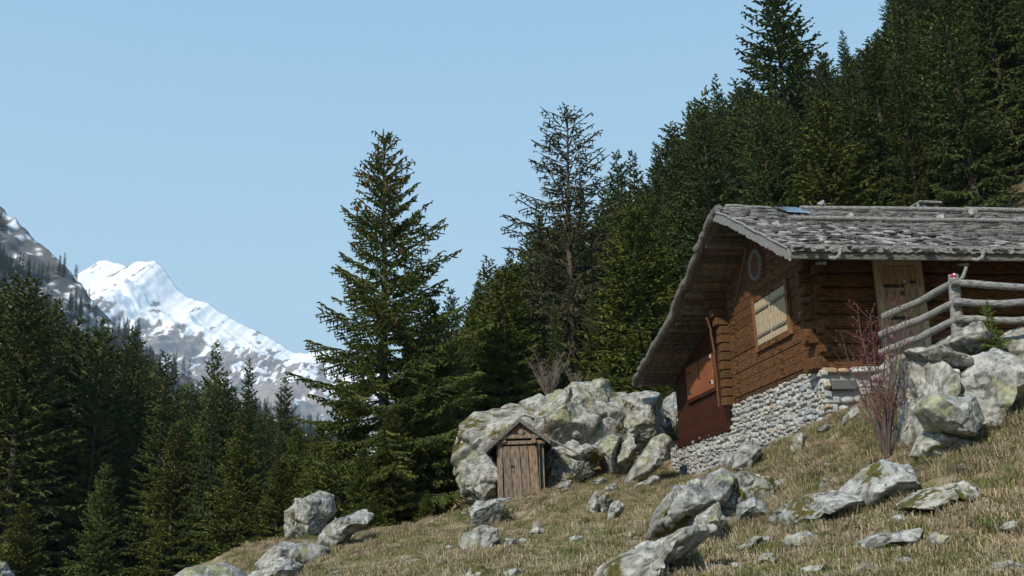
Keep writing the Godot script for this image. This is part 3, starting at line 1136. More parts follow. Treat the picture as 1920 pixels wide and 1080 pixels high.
	while y < 2.93:
		var h := rr(0.06, 0.12)
		g = -26.55 + rr(0, 0.1)
		while g < -16.95:
			var w := rr(0.06, 0.2)
			var top := 2.52 if g < -21.72 else 2.95
			if y + h * 0.6 < top:
				stones.append([cl(7.975 + rr(-0.02, 0.012), y + h * 0.5 + rr(-0.03, 0.03), g + w * 0.5), Vector3(0.11, h * rr(0.75, 1.2), w * rr(0.85, 1.02)), Vector3(rr(-0.25, 0.25), rr(-0.2, 0.2), rr(-0.2, 0.2))])
			g += w
		y += h
	# front return: longer bedded stones
	y = 1.5
	while y < 2.9:
		var h := rr(0.1, 0.17)
		l = 7.95
		while l < 12.0:
			var w := rr(0.16, 0.42)
			if not (l < 8.52 and l + w > 8.03 and y + h > 2.53 and y < 2.75):
				stones.append([cl(l + w * 0.5, y + h * 0.5, -16.985 + rr(-0.02, 0.02)), Vector3(w * 1.02, h * 1.05, 0.2), Vector3(rr(-0.1, 0.1), rr(-0.1, 0.1), rr(-0.08, 0.08))])
			l += w
		y += h
	# of the stones that stand clear of the ground, the largest are parts of their own
	var ranked := []
	for k in stones.size():
		var w: Vector3 = cab.transform * (stones[k][0] as Vector3)
		if w.y < ground_y(w.x - 0.1, w.z) - 0.1: continue
		var sz: Vector3 = stones[k][1]
		ranked.append([-(sz.y * maxf(sz.x, sz.z)) / w.length_squared() * (0.3 if (stones[k][0] as Vector3).x > 2.4 else 1.0), k])
	ranked.sort_custom(func(a, b): return a[0] < b[0])
	var small := MB.new()
	for k in ranked.size():
		var q = stones[ranked[k][1]]
		var b := Basis.from_euler(q[2]) * Basis.from_scale(q[1])
		if k < 298:
			var o := part("stone", cob[k % 6], M.stones[rng.randi() % M.stones.size()], fnd, q[0])
			o.basis = b
		else:
			var a: Array = (cob[k % 6] as ArrayMesh).surface_get_arrays(0)
			var vs: PackedVector3Array = a[Mesh.ARRAY_VERTEX]
			var nsv: PackedVector3Array = a[Mesh.ARRAY_NORMAL]
			var ix: PackedInt32Array = a[Mesh.ARRAY_INDEX]
			var k0 := small.v.size()
			var col := Color(1, 1, 1) * rr(0.65, 1.25)
			var bi := b.inverse().transposed()
			for e in vs.size():
				small.v.append(b * vs[e] + q[0])
				small.n.append((bi * nsv[e]).normalized())
				small.c.append(col)
			for e in ix: small.i.append(k0 + e)
	if small.v.size():
		part("small_stones", small.mesh(), M.stone_v, fnd).set_meta("kind", "stuff")
	lb("step_block", fnd, M.slate, 8.05, 8.5, 2.56, 2.73, -17.0, -16.86, 0.012).set_meta("label", "dark grey squared block")
	# stones laid on the roof
	var on_roof := [
		[9.35, -19.16, 0.2, 0.15, "grey round stone resting on the ridge pole near the skylight pane"], [9.55, -18.35, 0.2, 0.11, "small mossy stone lying on the shingles above the cabin door"],
		[10.2, -18.3, 0.26, 0.06, "thin flat stone lying on the shingles beside the mossy stone"], [11.45, -18.3, 0.24, 0.12, "wedge-shaped stone lying on the shingles under the chimney"],
		[12.2, -18.35, 0.28, 0.24, "large grey stone standing on the shingles right of the chimney"], [12.35, -19.4, 0.2, 0.12, "greenish stone on the ridge beside the chimney slab"]]
	for k in on_roof.size():
		var q = on_roof[k]
		rng.seed = 500 + k
		var out := []
		for e in 9: out.append(Vector2.from_angle(TAU * e / 9.0) * rr(0.8, 1.15) * Vector2(q[2] * 0.5, q[3] * 0.6))
		var yy: float = roof_y(q[1]) + 0.03 + q[3] * 0.55
		if q[1] < -19.1 and k == 0: yy = 6.82
		var o := part("roof_stone", rock_mesh(out, q[2] * 0.45, 500 + k, 0.2, 0.1 if k != 1 else 0.4, 8), M.rock, self, cworld(q[0], yy, q[1]))
		tag(o, q[4], "stone", "stones weighing down the cabin roof")

func build_fence() -> void:
	rng.seed = 61
	var base := at(1797, 632, 13.5)
	var f := thing("wooden_fence", base)
	tag(f, "grey weathered pole fence with three rails on the boulders beside the cabin", "fence")
	var P := func(x, y, d): return at(x, y, d) - base
	pole("post", f, M.wood_silver, [P.call(1798, 645, 13.5), P.call(1788, 516, 13.5)], 0.085, 0.075, Color.WHITE, 0.006, 10)
	pole("post", f, M.wood_silver, [P.call(1674, 690, 14.8), P.call(1667, 612, 14.8)], 0.05, 0.045, Color.WHITE, 0.006, 8)
	for q in [[1792, 528, 1658, 594], [1794, 566, 1652, 628], [1796, 598, 1652, 662]]:
		pole("rail", f, M.wood_silver, [P.call(q[0], q[1], 13.42), P.call((q[0] + q[2]) * 0.5, (q[1] + q[3]) * 0.5 + 3, 14.1), P.call(q[2], q[3], 14.75)], 0.05, 0.06, tone(0.12), 0.008)
	for q in [[1783, 529, 1962, 541], [1788, 567, 1962, 566], [1790, 597, 1962, 600]]:
		pole("rail", f, M.wood_silver, [P.call(q[0], q[1], 13.38), P.call((q[0] + q[2]) * 0.5, (q[1] + q[3]) * 0.5 + 2, 13.3), P.call(q[2], q[3], 13.2), P.call(q[2] + 170, q[3] + 8, 13.1)], 0.052, 0.042, tone(0.12), 0.008)
	pole("post", f, M.wood_silver, [P.call(2130, 690, 13.2), P.call(2128, 520, 13.2)], 0.07, 0.065, Color.WHITE, 0.006, 8)
	pole("branch_stub", f, M.wood_silver, [P.call(1796, 528, 13.4), P.call(1804, 522, 13.4), P.call(1809, 510, 13.4), P.call(1812, 501, 13.4)], 0.028, 0.022, Color.WHITE, 0.002)
	pole("post_cap", f, M.wood_silver, [P.call(1782, 527, 13.38), P.call(1790, 523, 13.36), P.call(1800, 526, 13.4), P.call(1806, 533, 13.4)], 0.035, 0.02, Color.WHITE, 0.004)
	var s := SphereMesh.new()
	s.radius = 0.036
	s.height = 0.072
	s.radial_segments = 16
	s.rings = 8
	var mk := part("marker_knob", s, M.red_paint, f, P.call(1788, 517, 13.4))
	mk.set_meta("label", "small red knob with a white dot")
	var w := SphereMesh.new()
	w.radius = 0.017
	w.height = 0.034
	w.radial_segments = 10
	w.rings = 5
	part("white_dot", w, M.white_paint, mk, Vector3(0.0, 0.01, 0.027))

func build_hut() -> void:
	# low store built against the rock face
	rng.seed = 91
	var d := 25.8
	var base := at(979, 934, d)
	var h := thing("rock_hut", base)
	tag(h, "small gabled wooden hut with plank door built into the rock face", "hut")
	var P := func(x, y, dd): return at(x, y, dd) - base
	var bw := func(called, parent, mat, x0, x1, y0, y1, z0, z1, col := Color.WHITE):
		var mb := MB.new()
		cbox(mb, Transform3D(Basis(), Vector3((x0 + x1) / 2, (y0 + y1) / 2, (z0 + z1) / 2)), Vector3(x1 - x0, y1 - y0, z1 - z0), 0.008, col, 0.005)
		return part(called, mb.mesh(), mat, parent)
	# door: 68 px wide at 25 m is 0.87 m, 1.27 m high
	var door = bw.call("door", h, M.hut_wood, -0.44, 0.43, 0.02, 1.28, -0.06, -0.03)
	var xs := [-0.44, -0.24, 0.0, 0.21, 0.43]
	for k in 4:
		var mb := MB.new()
		cbox(mb, Transform3D(Basis(Vector3.BACK, rr(0.03, 0.05)), Vector3((xs[k] + xs[k + 1]) / 2, 0.65, -0.015)), Vector3(xs[k + 1] - xs[k] - 0.014, 1.26, 0.03), 0.006, tone(0.16))
		part("door_plank", mb.mesh(), M.hut_wood if k != 3 else M.hut_wood_warm, door)  # right plank's warmer tone paints in the warm light falling on it
	bw.call("latch", door, M.iron, -0.27, -0.17, 0.76, 0.81, 0.0, 0.02)
	bw.call("patch_board", door, M.wood_grey, 0.02, 0.4, 0.03, 0.12, 0.0, 0.018)
	bw.call("door_post", h, M.hut_wood, -0.56, -0.46, -0.1, 1.34, -0.08, 0.02)
	bw.call("door_post", h, M.green_edge, 0.45, 0.475, -0.05, 1.34, -0.06, 0.03)
	bw.call("lintel", h, M.hut_wood, -0.62, 0.62, 1.32, 1.42, -0.08, 0.02)
	bw.call("tie_beam", h, M.hut_wood, -0.72, 0.7, 1.46, 1.56, -0.06, 0.08)
	# side walls run back to the rock
	bw.call("side_wall", h, M.hut_wood, -0.6, -0.52, -0.1, 1.4, -1.8, -0.08)
	bw.call("side_wall", h, M.hut_wood, 0.5, 0.58, -0.1, 1.4, -1.8, -0.08)
	bw.call("gable_board", h, M.hut_wood, -0.5, 0.5, 1.56, 1.7, -0.06, -0.02)
	bw.call("gable_board", h, M.hut_wood, -0.3, 0.3, 1.7, 1.84, -0.06, -0.02)
	pole("purlin", h, M.hut_wood_warm, [Vector3(0.02, 1.62, -1.8), Vector3(0.02, 1.62, 0.1)], 0.075, 0.075, Color.WHITE, 0.004, 10)
	pole("purlin", h, M.hut_wood_warm, [Vector3(0.33, 1.43, -1.8), Vector3(0.33, 1.4, 0.12)], 0.065, 0.065, Color.WHITE, 0.003, 10)
	pole("purlin", h, M.hut_wood_warm, [Vector3(-0.42, 1.43, -1.8), Vector3(-0.42, 1.42, 0.08)], 0.06, 0.06, Color.WHITE, 0.004, 10)
	# roof: boards up each slope, wavy eave, two slopes from the ridge
	var mb2 := MB.new()
	var apex := Vector2(0.0, 1.92)
	var lo := [Vector2(-0.86, 1.2), Vector2(0.78, 1.32)]
	for e in lo:
		hexa(mb2, [Vector3(apex.x, apex.y, 0.12), Vector3(e.x, e.y, 0.12), Vector3(e.x, e.y - 0.04, 0.12), Vector3(apex.x, apex.y - 0.04, 0.12), Vector3(apex.x, apex.y, -1.7), Vector3(e.x, e.y, -1.7), Vector3(e.x, e.y - 0.04, -1.7), Vector3(apex.x, apex.y - 0.04, -1.7)])
	var rf := part("roof", mb2.mesh(), M.hut_roof, h)
	for e in lo:
		var dirv := Vector3(e.x - apex.x, e.y - apex.y, 0).normalized()
		var nrm := Vector3(-dirv.y, dirv.x, 0) * (1.0 if dirv.x > 0 else -1.0)
		var ln := Vector2(e.x - apex.x, e.y - apex.y).length()
		for k in 5:
			var mid := Vector3(apex.x, apex.y, 0) + dirv * (ln * (k + 0.5) / 5.0) + nrm * (0.03 + 0.012 * (k % 2))
			var mb := MB.new()
			cbox(mb, Transform3D(Basis(dirv, nrm, dirv.cross(nrm)), mid + Vector3(0, 0, -0.86)), Vector3(ln / 5.0 + 0.03, 0.03, 2.0 + rr(-0.05, 0.05)), 0.006, tone(0.25), 0.012)
			part("roof_board", mb.mesh(), M.wood_grey, rf)
		var vb := MB.new()
		cbox(vb, Transform3D(Basis(dirv, nrm, dirv.cross(nrm)), Vector3(apex.x, apex.y, 0) + dirv * ln * 0.52 + Vector3(0, -0.01, 0.14)), Vector3(ln * 1.06, 0.08, 0.035), 0.006, tone(0.2), 0.008)
		part("verge_board", vb.mesh(), M.wood_grey, rf)
	# thin pole leaning down the right slope
	pole("roof_pole", rf, M.wood_grey, [Vector3(0.7, 1.42, 0.26), Vector3(1.45, 0.98, 0.5)], 0.03, 0.022)
	var s1 := part("threshold_slab", rock_mesh([Vector2(0.62, 0.0), Vector2(0.45, 0.075), Vector2(0, 0.05), Vector2(-0.5, 0.06), Vector2(-0.66, -0.02), Vector2(-0.2, -0.06), Vector2(0.4, -0.05)], 0.16, 811, -0.4, -0.3, 10), M.stone_pale, self, at(985, 941, 25.2))
	tag(s1, "long pale stone slab lying before the door of the rock hut", "slab")
	var s2 := part("threshold_slab", rock_mesh([Vector2(0.3, 0.0), Vector2(0.2, 0.05), Vector2(-0.28, 0.05), Vector2(-0.32, -0.03), Vector2(0.2, -0.05)], 0.16, 812, -0.4, -0.3, 8), M.slate_blue, self, at(952, 937, 25.4))
	tag(s2, "short blue-grey stone slab at the left foot of the hut door", "slab")

func make_materials() -> void:
	var W := Color(1, 1, 1)
	var g0 := func(v): return Color(v, v, v).linear_to_srgb()
	var rock_t := noise_tex(3, 0.02, g0.call(0.5), g0.call(0.85), g0.call(1.0), 6, 512, 0.2, 0.5, 0.8)
	var wood_t := noise_tex(5, 0.012, g0.call(0.32), g0.call(0.75), g0.call(1.0), 5, 512, 0.22, 0.5, 0.75)
	var worn_t := noise_tex(9, 0.014, g0.call(0.22), g0.call(0.7), g0.call(1.0), 6, 512, 0.25, 0.48, 0.72)
	var stain_t := noise_tex(14, 0.016, g0.call(0.12), g0.call(0.55), g0.call(1.15), 7, 512, 0.28, 0.5, 0.74)
	var soil_t := noise_tex(6, 0.03, g0.call(0.45), g0.call(0.8), g0.call(1.0), 6, 512, 0.2, 0.5, 0.8)
	M.rock = material(Color(0.86, 0.86, 0.84), 0.92, rock_t, Vector3.ONE * 1.3, true, 2.2)
	M.ground = material(W, 0.95, soil_t, Vector3.ONE * 0.9, true, 2.0)
	M.vcol = material(W, 0.85, null, Vector3.ONE, true)
	M.bark = material(W, 0.95, rock_t, Vector3(2, 0.6, 2), true, 1.0, false)
	M.leaf = material(W, 0.75, null, Vector3.ONE, true)
	M.leaf.backlight_enabled = true
	M.leaf.backlight = Color(0.22, 0.25, 0.14)
	M.leaves = []
	for q in [Color(1, 1, 1), Color(0.78, 0.86, 0.9), Color(0.93, 0.92, 0.8), Color(0.86, 0.8, 0.72), Color(0.95, 1.0, 0.85)]:
		var lm: StandardMaterial3D = M.leaf.duplicate()
		lm.albedo_color = (q as Color).linear_to_srgb()
		M.leaves.append(lm)
	M.grass = material(W, 0.8, null, Vector3.ONE, true)
	M.grass.backlight_enabled = true
	M.grass.backlight = Color(0.3, 0.3, 0.2)
	M.wood_x = material(Color(0.215, 0.1, 0.042), 0.85, stain_t, Vector3(0.42, 5, 5), true, 0.25)
	M.wood_z = material(Color(0.215, 0.1, 0.042), 0.85, stain_t, Vector3(5, 5, 0.42), true, 0.25)
	M.wood_orange = material(Color(0.25, 0.125, 0.055), 0.8, wood_t, Vector3(5, 0.5, 5), true)
	M.wood_end = material(Color(0.16, 0.082, 0.037), 0.9, wood_t, Vector3(4, 7, 7), true, 0.5)
	M.wood_red = material(Color(0.09, 0.026, 0.0105), 0.7, stain_t, Vector3(6, 0.35, 6), true, 0.3)
	M.wood_rust_y = material(Color(0.34, 0.125, 0.055), 0.75, wood_t, Vector3(7, 0.5, 7), true, 0.2)
	M.wood_pale_y = material(Color(0.6, 0.475, 0.32), 0.8, wood_t, Vector3(7, 0.6, 7), true, 0.2)
	M.wood_tan = material(Color(0.47, 0.35, 0.225), 0.8, wood_t, Vector3(7, 0.5, 7), true, 0.2)
	M.wood_tan_light = material(Color(0.55, 0.42, 0.28), 0.8, wood_t, Vector3(7, 0.5, 7), true, 0.2)
	M.wood_soffit = material(Color(0.29, 0.22, 0.16), 0.9, worn_t, Vector3(0.8, 5, 5), true)
	M.wood_grey = material(Color(0.26, 0.235, 0.205), 0.9, worn_t, Vector3(2.5, 3, 2.5), true, 0.6)
	M.wood_silver = material(Color(0.36, 0.35, 0.335), 0.9, worn_t, Vector3(1.2, 6, 6), true, 0.6)
	M.wood_fascia = material(Color(0.2, 0.185, 0.165), 0.9, worn_t, Vector3(0.8, 6, 6), true, 0.4)
	M.shingles = []
	for q in [0.08, 0.14, 0.23, 0.36, 0.54]:
		M.shingles.append(material(Color(q, q * 0.965, q * 0.92), 0.85, worn_t, Vector3(7, 2, 1.5), false, 0.4))
	M.shingle_rest = material(Color(0.265, 0.255, 0.24), 0.85, worn_t, Vector3(7, 2, 1.5), true, 0.4)
	M.iron = material(Color(0.035, 0.032, 0.03), 0.6)
	M.tin = material(Color(0.6, 0.6, 0.62), 0.4)
	M.pane_red = material(Color(0.2, 0.075, 0.03), 0.5, wood_t, Vector3(3, 3, 3))
	M.sheet = material(Color(0.55, 0.56, 0.58), 0.12)
	M.sheet.metallic = 0.95
	M.sheet.metallic_specular = 0.6
	M.mortar = material(Color(0.42, 0.41, 0.38), 0.95, rock_t, Vector3.ONE * 3.0, false, 1.0)
	M.stones = []
	for q in [[0.46, 0.47, 0.47], [0.56, 0.56, 0.54], [0.38, 0.4, 0.42], [0.5, 0.49, 0.45], [0.62, 0.61, 0.58], [0.33, 0.35, 0.36], [0.52, 0.47, 0.38], [0.6, 0.6, 0.6], [0.48, 0.36, 0.24]]:
		M.stones.append(material(Color(q[0], q[1], q[2]), 0.9, rock_t, Vector3.ONE * 3.0, false, 1.0))
	M.stones.resize(9)
	for q in 3: M.stones.append_array([M.stones[0], M.stones[1], M.stones[2], M.stones[4]])
	M.stone_v = material(Color(0.52, 0.52, 0.5), 0.9, rock_t, Vector3.ONE * 3.0, true, 1.0)
	M.stone_pale = material(Color(0.62, 0.63, 0.65), 0.9, rock_t, Vector3.ONE * 2.0, false, 1.0)
	M.slate = material(Color(0.16, 0.165, 0.165), 0.85, rock_t, Vector3(1.5, 9, 4), false, 0.8)
	M.slate_blue = material(Color(0.3, 0.34, 0.37), 0.85, rock_t, Vector3.ONE * 2.0, false, 1.0)
	M.red_paint = material(Color(0.5, 0.02, 0.03), 0.4)
	M.white_paint = material(Color(0.85, 0.85, 0.85), 0.5)
	M.hut_wood = material(Color(0.29, 0.22, 0.165), 0.85, wood_t, Vector3(5, 0.5, 5), true, 0.4)
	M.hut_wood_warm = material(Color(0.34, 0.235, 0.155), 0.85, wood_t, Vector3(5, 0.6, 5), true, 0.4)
	M.hut_roof = material(Color(0.13, 0.11, 0.095), 0.9, wood_t, Vector3(2, 2, 2), false, 0.4)
	M.green_edge = material(Color(0.2, 0.24, 0.19), 0.8, wood_t, Vector3(5, 0.5, 5), true)
	M.snow = material(W, 0.7, null, Vector3.ONE, true)
	M.far_leaf = material(W, 0.9, null, Vector3.ONE, true)

func build_rocks() -> void:
	# rock face with the hut in it
	rock("cliff", "broad fractured grey rock face with the hut built into its foot", [846, 872, 862, 812, 905, 778, 960, 758, 1000, 742, 1030, 737, 1080, 732, 1150, 738, 1222, 736, 1240, 760, 1250, 800, 1244, 860, 1180, 900, 1110, 912, 1050, 925, 960, 945, 872, 938], 28.7, 1.9, 1, 0.3, 0.08, 76, "rock face")
	rock("cliff_rock", "low rock ledge above the right side of the hut roof", [1040, 842, 1075, 828, 1120, 838, 1128, 858, 1090, 872, 1050, 866], 26.6, 0.6, 65, 0.25, 0.2, 20, "rock face")
	rock("cliff_rock", "flat-topped lichened block crowning the rock face", [1046, 740, 1080, 719, 1139, 719, 1153, 738, 1176, 776, 1150, 795, 1112, 775, 1070, 756], 28.8, 1.2, 2, 0.5, 0.05, 30, "rock face")
	rock("cliff_rock", "tall square-shouldered block on the rock face nearest the cabin", [1163, 742, 1222, 727, 1233, 733, 1246, 776, 1243, 808, 1212, 822, 1180, 815, 1172, 780], 28.2, 1.1, 3, 0.25, 0.0, 30, "rock face")
	rock("cliff_rock", "pale rock between the rock face and the cabin lean-to", [1238, 765, 1262, 744, 1284, 744, 1298, 810, 1262, 830, 1240, 810], 30.0, 1.0, 4, 0.4, 0.0, 20, "rock face")
	rock("cliff_rock", "shadowed rock wall left of the hut door", [868, 868, 935, 850, 950, 880, 946, 938, 900, 945, 865, 930], 27.0, 0.9, 7, 0.1, 0.1, 24, "rock face")
	rock("cliff_rock", "upright yellow-stained rock below the crack", [1116, 818, 1150, 812, 1166, 830, 1160, 880, 1138, 892, 1120, 868], 27.2, 0.9, 8, 0.5, 0.05, 24, "rock face")
	rock("cliff_rock", "narrow rock wedged beside the leaning slab", [1158, 826, 1184, 818, 1196, 832, 1190, 862, 1172, 892, 1152, 888], 27.0, 0.8, 9, 0.4, 0.05, 22, "rock face")
	rock("cliff_rock", "low broken rock right of the hut shadow", [1042, 866, 1074, 848, 1112, 856, 1116, 884, 1084, 902, 1050, 900], 26.7, 0.8, 10, 0.2, 0.25, 24, "rock face")
	rock("cliff_rock", "dark mossy rock shaded by the hut roof", [1014, 838, 1042, 842, 1062, 880, 1064, 915, 1040, 930, 1012, 930], 27.2, 0.7, 11, 0.0, 0.3, 22, "rock face")
	rock("leaning_slab", "long smooth grey slab leaning against the slope beside the foundation", [1168, 912, 1176, 892, 1224, 818, 1246, 810, 1264, 824, 1258, 858, 1204, 902], 25.4, 0.7, 14, 0.15, -0.3, 26, "slab", 0.5)
	rock("boulder", "narrow pale stone lying under the leaning slab", [1184, 914, 1232, 888, 1242, 894, 1236, 908, 1198, 920], 24.8, 0.3, 15, 0.0, 0.0, 14)
	# meadow boulders
	rock("boulder", "square pale boulder resting on a rounder one beside the spruce", [880, 958, 893, 938, 930, 936, 946, 950, 940, 976, 920, 990, 886, 988], 19.8, 0.42, 16, 0.1, -0.2, 24, "boulder", 0.8)
	rock("boulder", "small dark stone tucked against the square pale boulder", [938, 950, 955, 946, 962, 962, 944, 972], 20.0, 0.16, 17, 0.0, 0.1, 12)
	rock("boulder", "rounded boulder with white streak under the square pale boulder", [856, 1022, 870, 1000, 905, 984, 934, 990, 938, 1010, 916, 1034, 868, 1036], 18.8, 0.45, 18, 0.3, -0.1, 24, "boulder", 0.8)
	rock("boulder", "tall pale boulder at the left foot of the big spruce", [528, 990, 535, 960, 562, 938, 600, 919, 622, 926, 625, 960, 600, 1000, 560, 1014, 532, 1010], 27.0, 0.9, 19, 0.15, -0.1, 28)
	rock("boulder", "shaded ridge of rock running under the spruce branches", [600, 1000, 626, 975, 690, 948, 705, 965, 680, 995, 630, 1025, 596, 1025], 26.6, 0.7, 20, 0.0, 0.05, 24)
	rock("boulder", "overhanging boulder with bright top edge and dark underside", [470, 1062, 498, 1030, 532, 1011, 590, 1019, 616, 1030, 604, 1050, 560, 1056, 505, 1070], 24.0, 0.6, 21, 0.05, -0.1, 24)
	rock("boulder", "cracked grey rock below the overhanging boulder", [466, 1078, 508, 1056, 552, 1046, 575, 1060, 566, 1098, 470, 1100], 22.6, 0.6, 22, 0.05, 0.05, 24)
	rock("boulder", "smooth pale dome of rock in front of the young spruces", [318, 1096, 358, 1064, 410, 1056, 446, 1070, 474, 1096, 400, 1120], 20.5, 0.7, 23, 0.4, -0.3, 24, "boulder", 0.5)
	rock("boulder", "grey rock in the dark at the forest foot", [-30, 1090, -10, 1056, 14, 1054, 26, 1090], 26.0, 0.4, 24, 0.0, 0.0, 14)
	rock("boulder", "small white block perched on the tall pale boulder", [552, 946, 553, 934, 571, 934, 571, 946], 26.6, 0.1, 25, 0.0, -0.5, 8, "stone", 0.4)
	# stones in the turf below the hut
	rock("boulder", "upright blue-grey stone in the heap below the hut", [1100, 960, 1104, 930, 1118, 918, 1130, 928, 1126, 952, 1112, 966], 18.6, 0.25, 26, 0.0, -0.2, 16)
	rock("boulder", "pointed grey stone on the right of the heap below the hut", [1138, 978, 1146, 946, 1162, 934, 1174, 944, 1166, 964, 1146, 980], 18.0, 0.25, 27, 0.0, -0.2, 16)
	rock("boulder", "flat white stone on top of the heap below the hut", [1134, 915, 1142, 906, 1156, 906, 1162, 914, 1156, 922, 1138, 922], 19.2, 0.16, 28, 0.0, -0.4, 12)
	rock("boulder", "slanting dark stone at the low end of the heap", [1072, 990, 1086, 972, 1102, 964, 1106, 974, 1090, 990], 18.0, 0.2, 29, 0.0, 0.1, 14)
	rock("boulder", "mossy stone between the two upright stones of the heap", [1122, 935, 1140, 922, 1150, 940, 1140, 965, 1124, 965], 18.5, 0.2, 30, 0.0, 0.5, 14)
	rock("boulder", "rounded grey stone beside the low end of the shelf rock", [1110, 902, 1124, 893, 1138, 897, 1138, 910, 1118, 914], 21.5, 0.2, 31, 0.1, 0.0, 12)
	rock("boulder", "pale stone sunk in turf right of the hut door", [1044, 915, 1052, 902, 1072, 900, 1078, 914, 1060, 922], 23.0, 0.22, 32, 0.1, 0.0, 12)
	rock("boulder", "small pyramid stone in dry grass below the hut", [992, 1002, 1000, 980, 1014, 978, 1022, 998, 1008, 1006], 16.5, 0.14, 33, 0.1, 0.1, 12)
	rock("boulder", "small round stone right of the white-streaked boulder", [943, 1024, 950, 1010, 966, 1010, 970, 1024, 956, 1030], 16.0, 0.12, 34, 0.1, 0.0, 10)
	rock("boulder", "white-crusted stone at the lower end of the meadow", [866, 1092, 880, 1066, 905, 1060, 935, 1072, 945, 1092], 12.6, 0.25, 35, 0.0, 0.2, 16)
	# foreground outcrop
	rock("outcrop", "large lichened outcrop below the corner of the foundation", [1226, 1002, 1238, 962, 1268, 918, 1300, 896, 1345, 886, 1372, 900, 1362, 930, 1330, 965, 1300, 996, 1262, 1008], 15.2, 0.75, 36, 0.15, 0.0, 32, "outcrop")
	rock("outcrop", "dark mossy rock under the right side of the lichened outcrop", [1296, 1000, 1318, 968, 1348, 945, 1362, 965, 1352, 1000, 1320, 1016], 14.4, 0.45, 37, 0.0, 0.55, 22, "outcrop")
	rock("outcrop", "long low ridge of black-and-white rock running down the meadow", [1122, 1096, 1146, 1056, 1200, 1028, 1270, 1000, 1318, 990, 1330, 1004, 1290, 1034, 1236, 1070, 1200, 1100], 11.6, 0.4, 38, 0.0, 0.3, 32, "outcrop", 1.4)
	rock("outcrop", "mossy rock bank joining the lichened outcrop to the foundation", [1322, 958, 1345, 912, 1390, 892, 1436, 900, 1446, 926, 1408, 952, 1360, 968], 15.4, 0.6, 66, 0.05, 0.4, 24, "outcrop")
	rock("outcrop", "cracked rock step between the lichened outcrop and the long low ridge", [1190, 1062, 1220, 1026, 1268, 1006, 1302, 1012, 1296, 1036, 1246, 1064], 12.8, 0.5, 67, 0.05, 0.25, 24, "outcrop")
	rock("outcrop", "low mossy rock ledge in the bank left of the big lichened rock", [1440, 972, 1490, 940, 1556, 926, 1600, 938, 1594, 964, 1520, 986, 1460, 990], 12.2, 0.5, 68, 0.05, 0.35, 24, "outcrop")
	rock("outcrop", "grey rock ledge running right from the big lichened rock", [1700, 950, 1740, 920, 1800, 905, 1840, 915, 1820, 940, 1760, 958], 11.0, 0.4, 69, 0.1, 0.3, 24, "outcrop")
	rock("boulder", "smooth dark grey boulder against the foot of the foundation", [1376, 878, 1382, 846, 1400, 827, 1420, 838, 1424, 856, 1412, 878, 1394, 886], 19.6, 0.4, 39, 0.0, -0.4, 20, "boulder", 0.6)
	rock("boulder", "white stone between the outcrop and the dark grey boulder", [1350, 872, 1356, 850, 1372, 846, 1380, 868, 1372, 884, 1356, 886], 19.0, 0.25, 40, 0.0, 0.05, 14)
	rock("boulder", "upright pale stone in the bank below the foundation", [1482, 848, 1486, 820, 1500, 810, 1514, 822, 1510, 848, 1494, 856], 16.6, 0.25, 41, 0.0, 0.0, 14)
	rock("boulder", "small white stone in the bank left of the red shrub", [1532, 806, 1540, 794, 1558, 796, 1560, 808, 1546, 814], 16.2, 0.16, 42, 0.2, 0.0, 10)
	rock("boulder", "grey stone behind the red shrub at the wall foot", [1580, 796, 1590, 764, 1606, 758, 1620, 772, 1616, 796, 1596, 802], 16.0, 0.25, 43, 0.0, 0.05, 14)
	rock("boulder", "white-faced rock with dark cap in the tall dry grass", [1382, 974, 1386, 942, 1412, 932, 1434, 944, 1438, 966, 1424, 982, 1396, 984], 12.8, 0.3, 44, 0.0, 0.2, 20)
	rock("boulder", "dark round stone beside the white-faced rock", [1444, 982, 1452, 966, 1468, 962, 1478, 974, 1474, 990, 1456, 994], 12.2, 0.2, 45, 0.0, 0.1, 14)
	rock("boulder", "mossy flat rock linking the dark stone to the big lichened rock", [1448, 962, 1478, 938, 1520, 940, 1560, 958, 1556, 972, 1500, 972], 12.6, 0.3, 46, 0.0, 0.45, 20)
	rock("boulder", "big lichened rock half buried below the red shrub", [1578, 934, 1616, 884, 1664, 858, 1716, 866, 1728, 890, 1722, 918, 1700, 936, 1650, 946, 1604, 960], 11.4, 0.6, 47, 0.3, 0.12, 30)
	rock("boulder", "narrow grey rib of rock in the foreground turf", [1588, 1038, 1620, 1012, 1670, 996, 1722, 990, 1736, 998, 1690, 1012, 1640, 1028, 1600, 1046], 9.4, 0.2, 48, 0.0, 0.05, 22)
	rock("boulder", "pale slab edge beside the mossy tuft in the foreground", [1372, 1032, 1400, 1020, 1436, 1008, 1440, 1014, 1404, 1034, 1376, 1042], 10.2, 0.16, 49, 0.0, 0.0, 16)
	rock("boulder", "rounded pale stone below the slab edge in the foreground", [1418, 1052, 1432, 1038, 1452, 1036, 1456, 1048, 1434, 1060], 9.4, 0.12, 50, 0.1, 0.0, 12)
	rock("boulder", "grey stone in the tussock under the big lichened rock", [1664, 982, 1672, 966, 1690, 962, 1704, 972, 1698, 986, 1678, 990], 10.6, 0.16, 51, 0.0, 0.0, 12)
	rock("boulder", "white stone capped with moss right of the boulder pile foot", [1790, 846, 1796, 828, 1812, 822, 1824, 830, 1808, 846, 1798, 852], 11.8, 0.14, 52, 0.1, 0.2, 12)
	rock("boulder", "whitish stone in the grass far right of the rib", [1876, 990, 1884, 978, 1904, 978, 1912, 992, 1896, 1000], 9.6, 0.12, 53, 0.1, 0.1, 12)
	# boulder pile that carries the fence
	rock("pile_rock", "tall cream-streaked rock at the left of the fence pile", [1698, 838, 1706, 780, 1708, 720, 1704, 684, 1740, 664, 1778, 696, 1772, 740, 1752, 775, 1750, 812, 1738, 848, 1714, 850], 13.4, 0.8, 54, 0.05, 0.08, 32, "boulder")
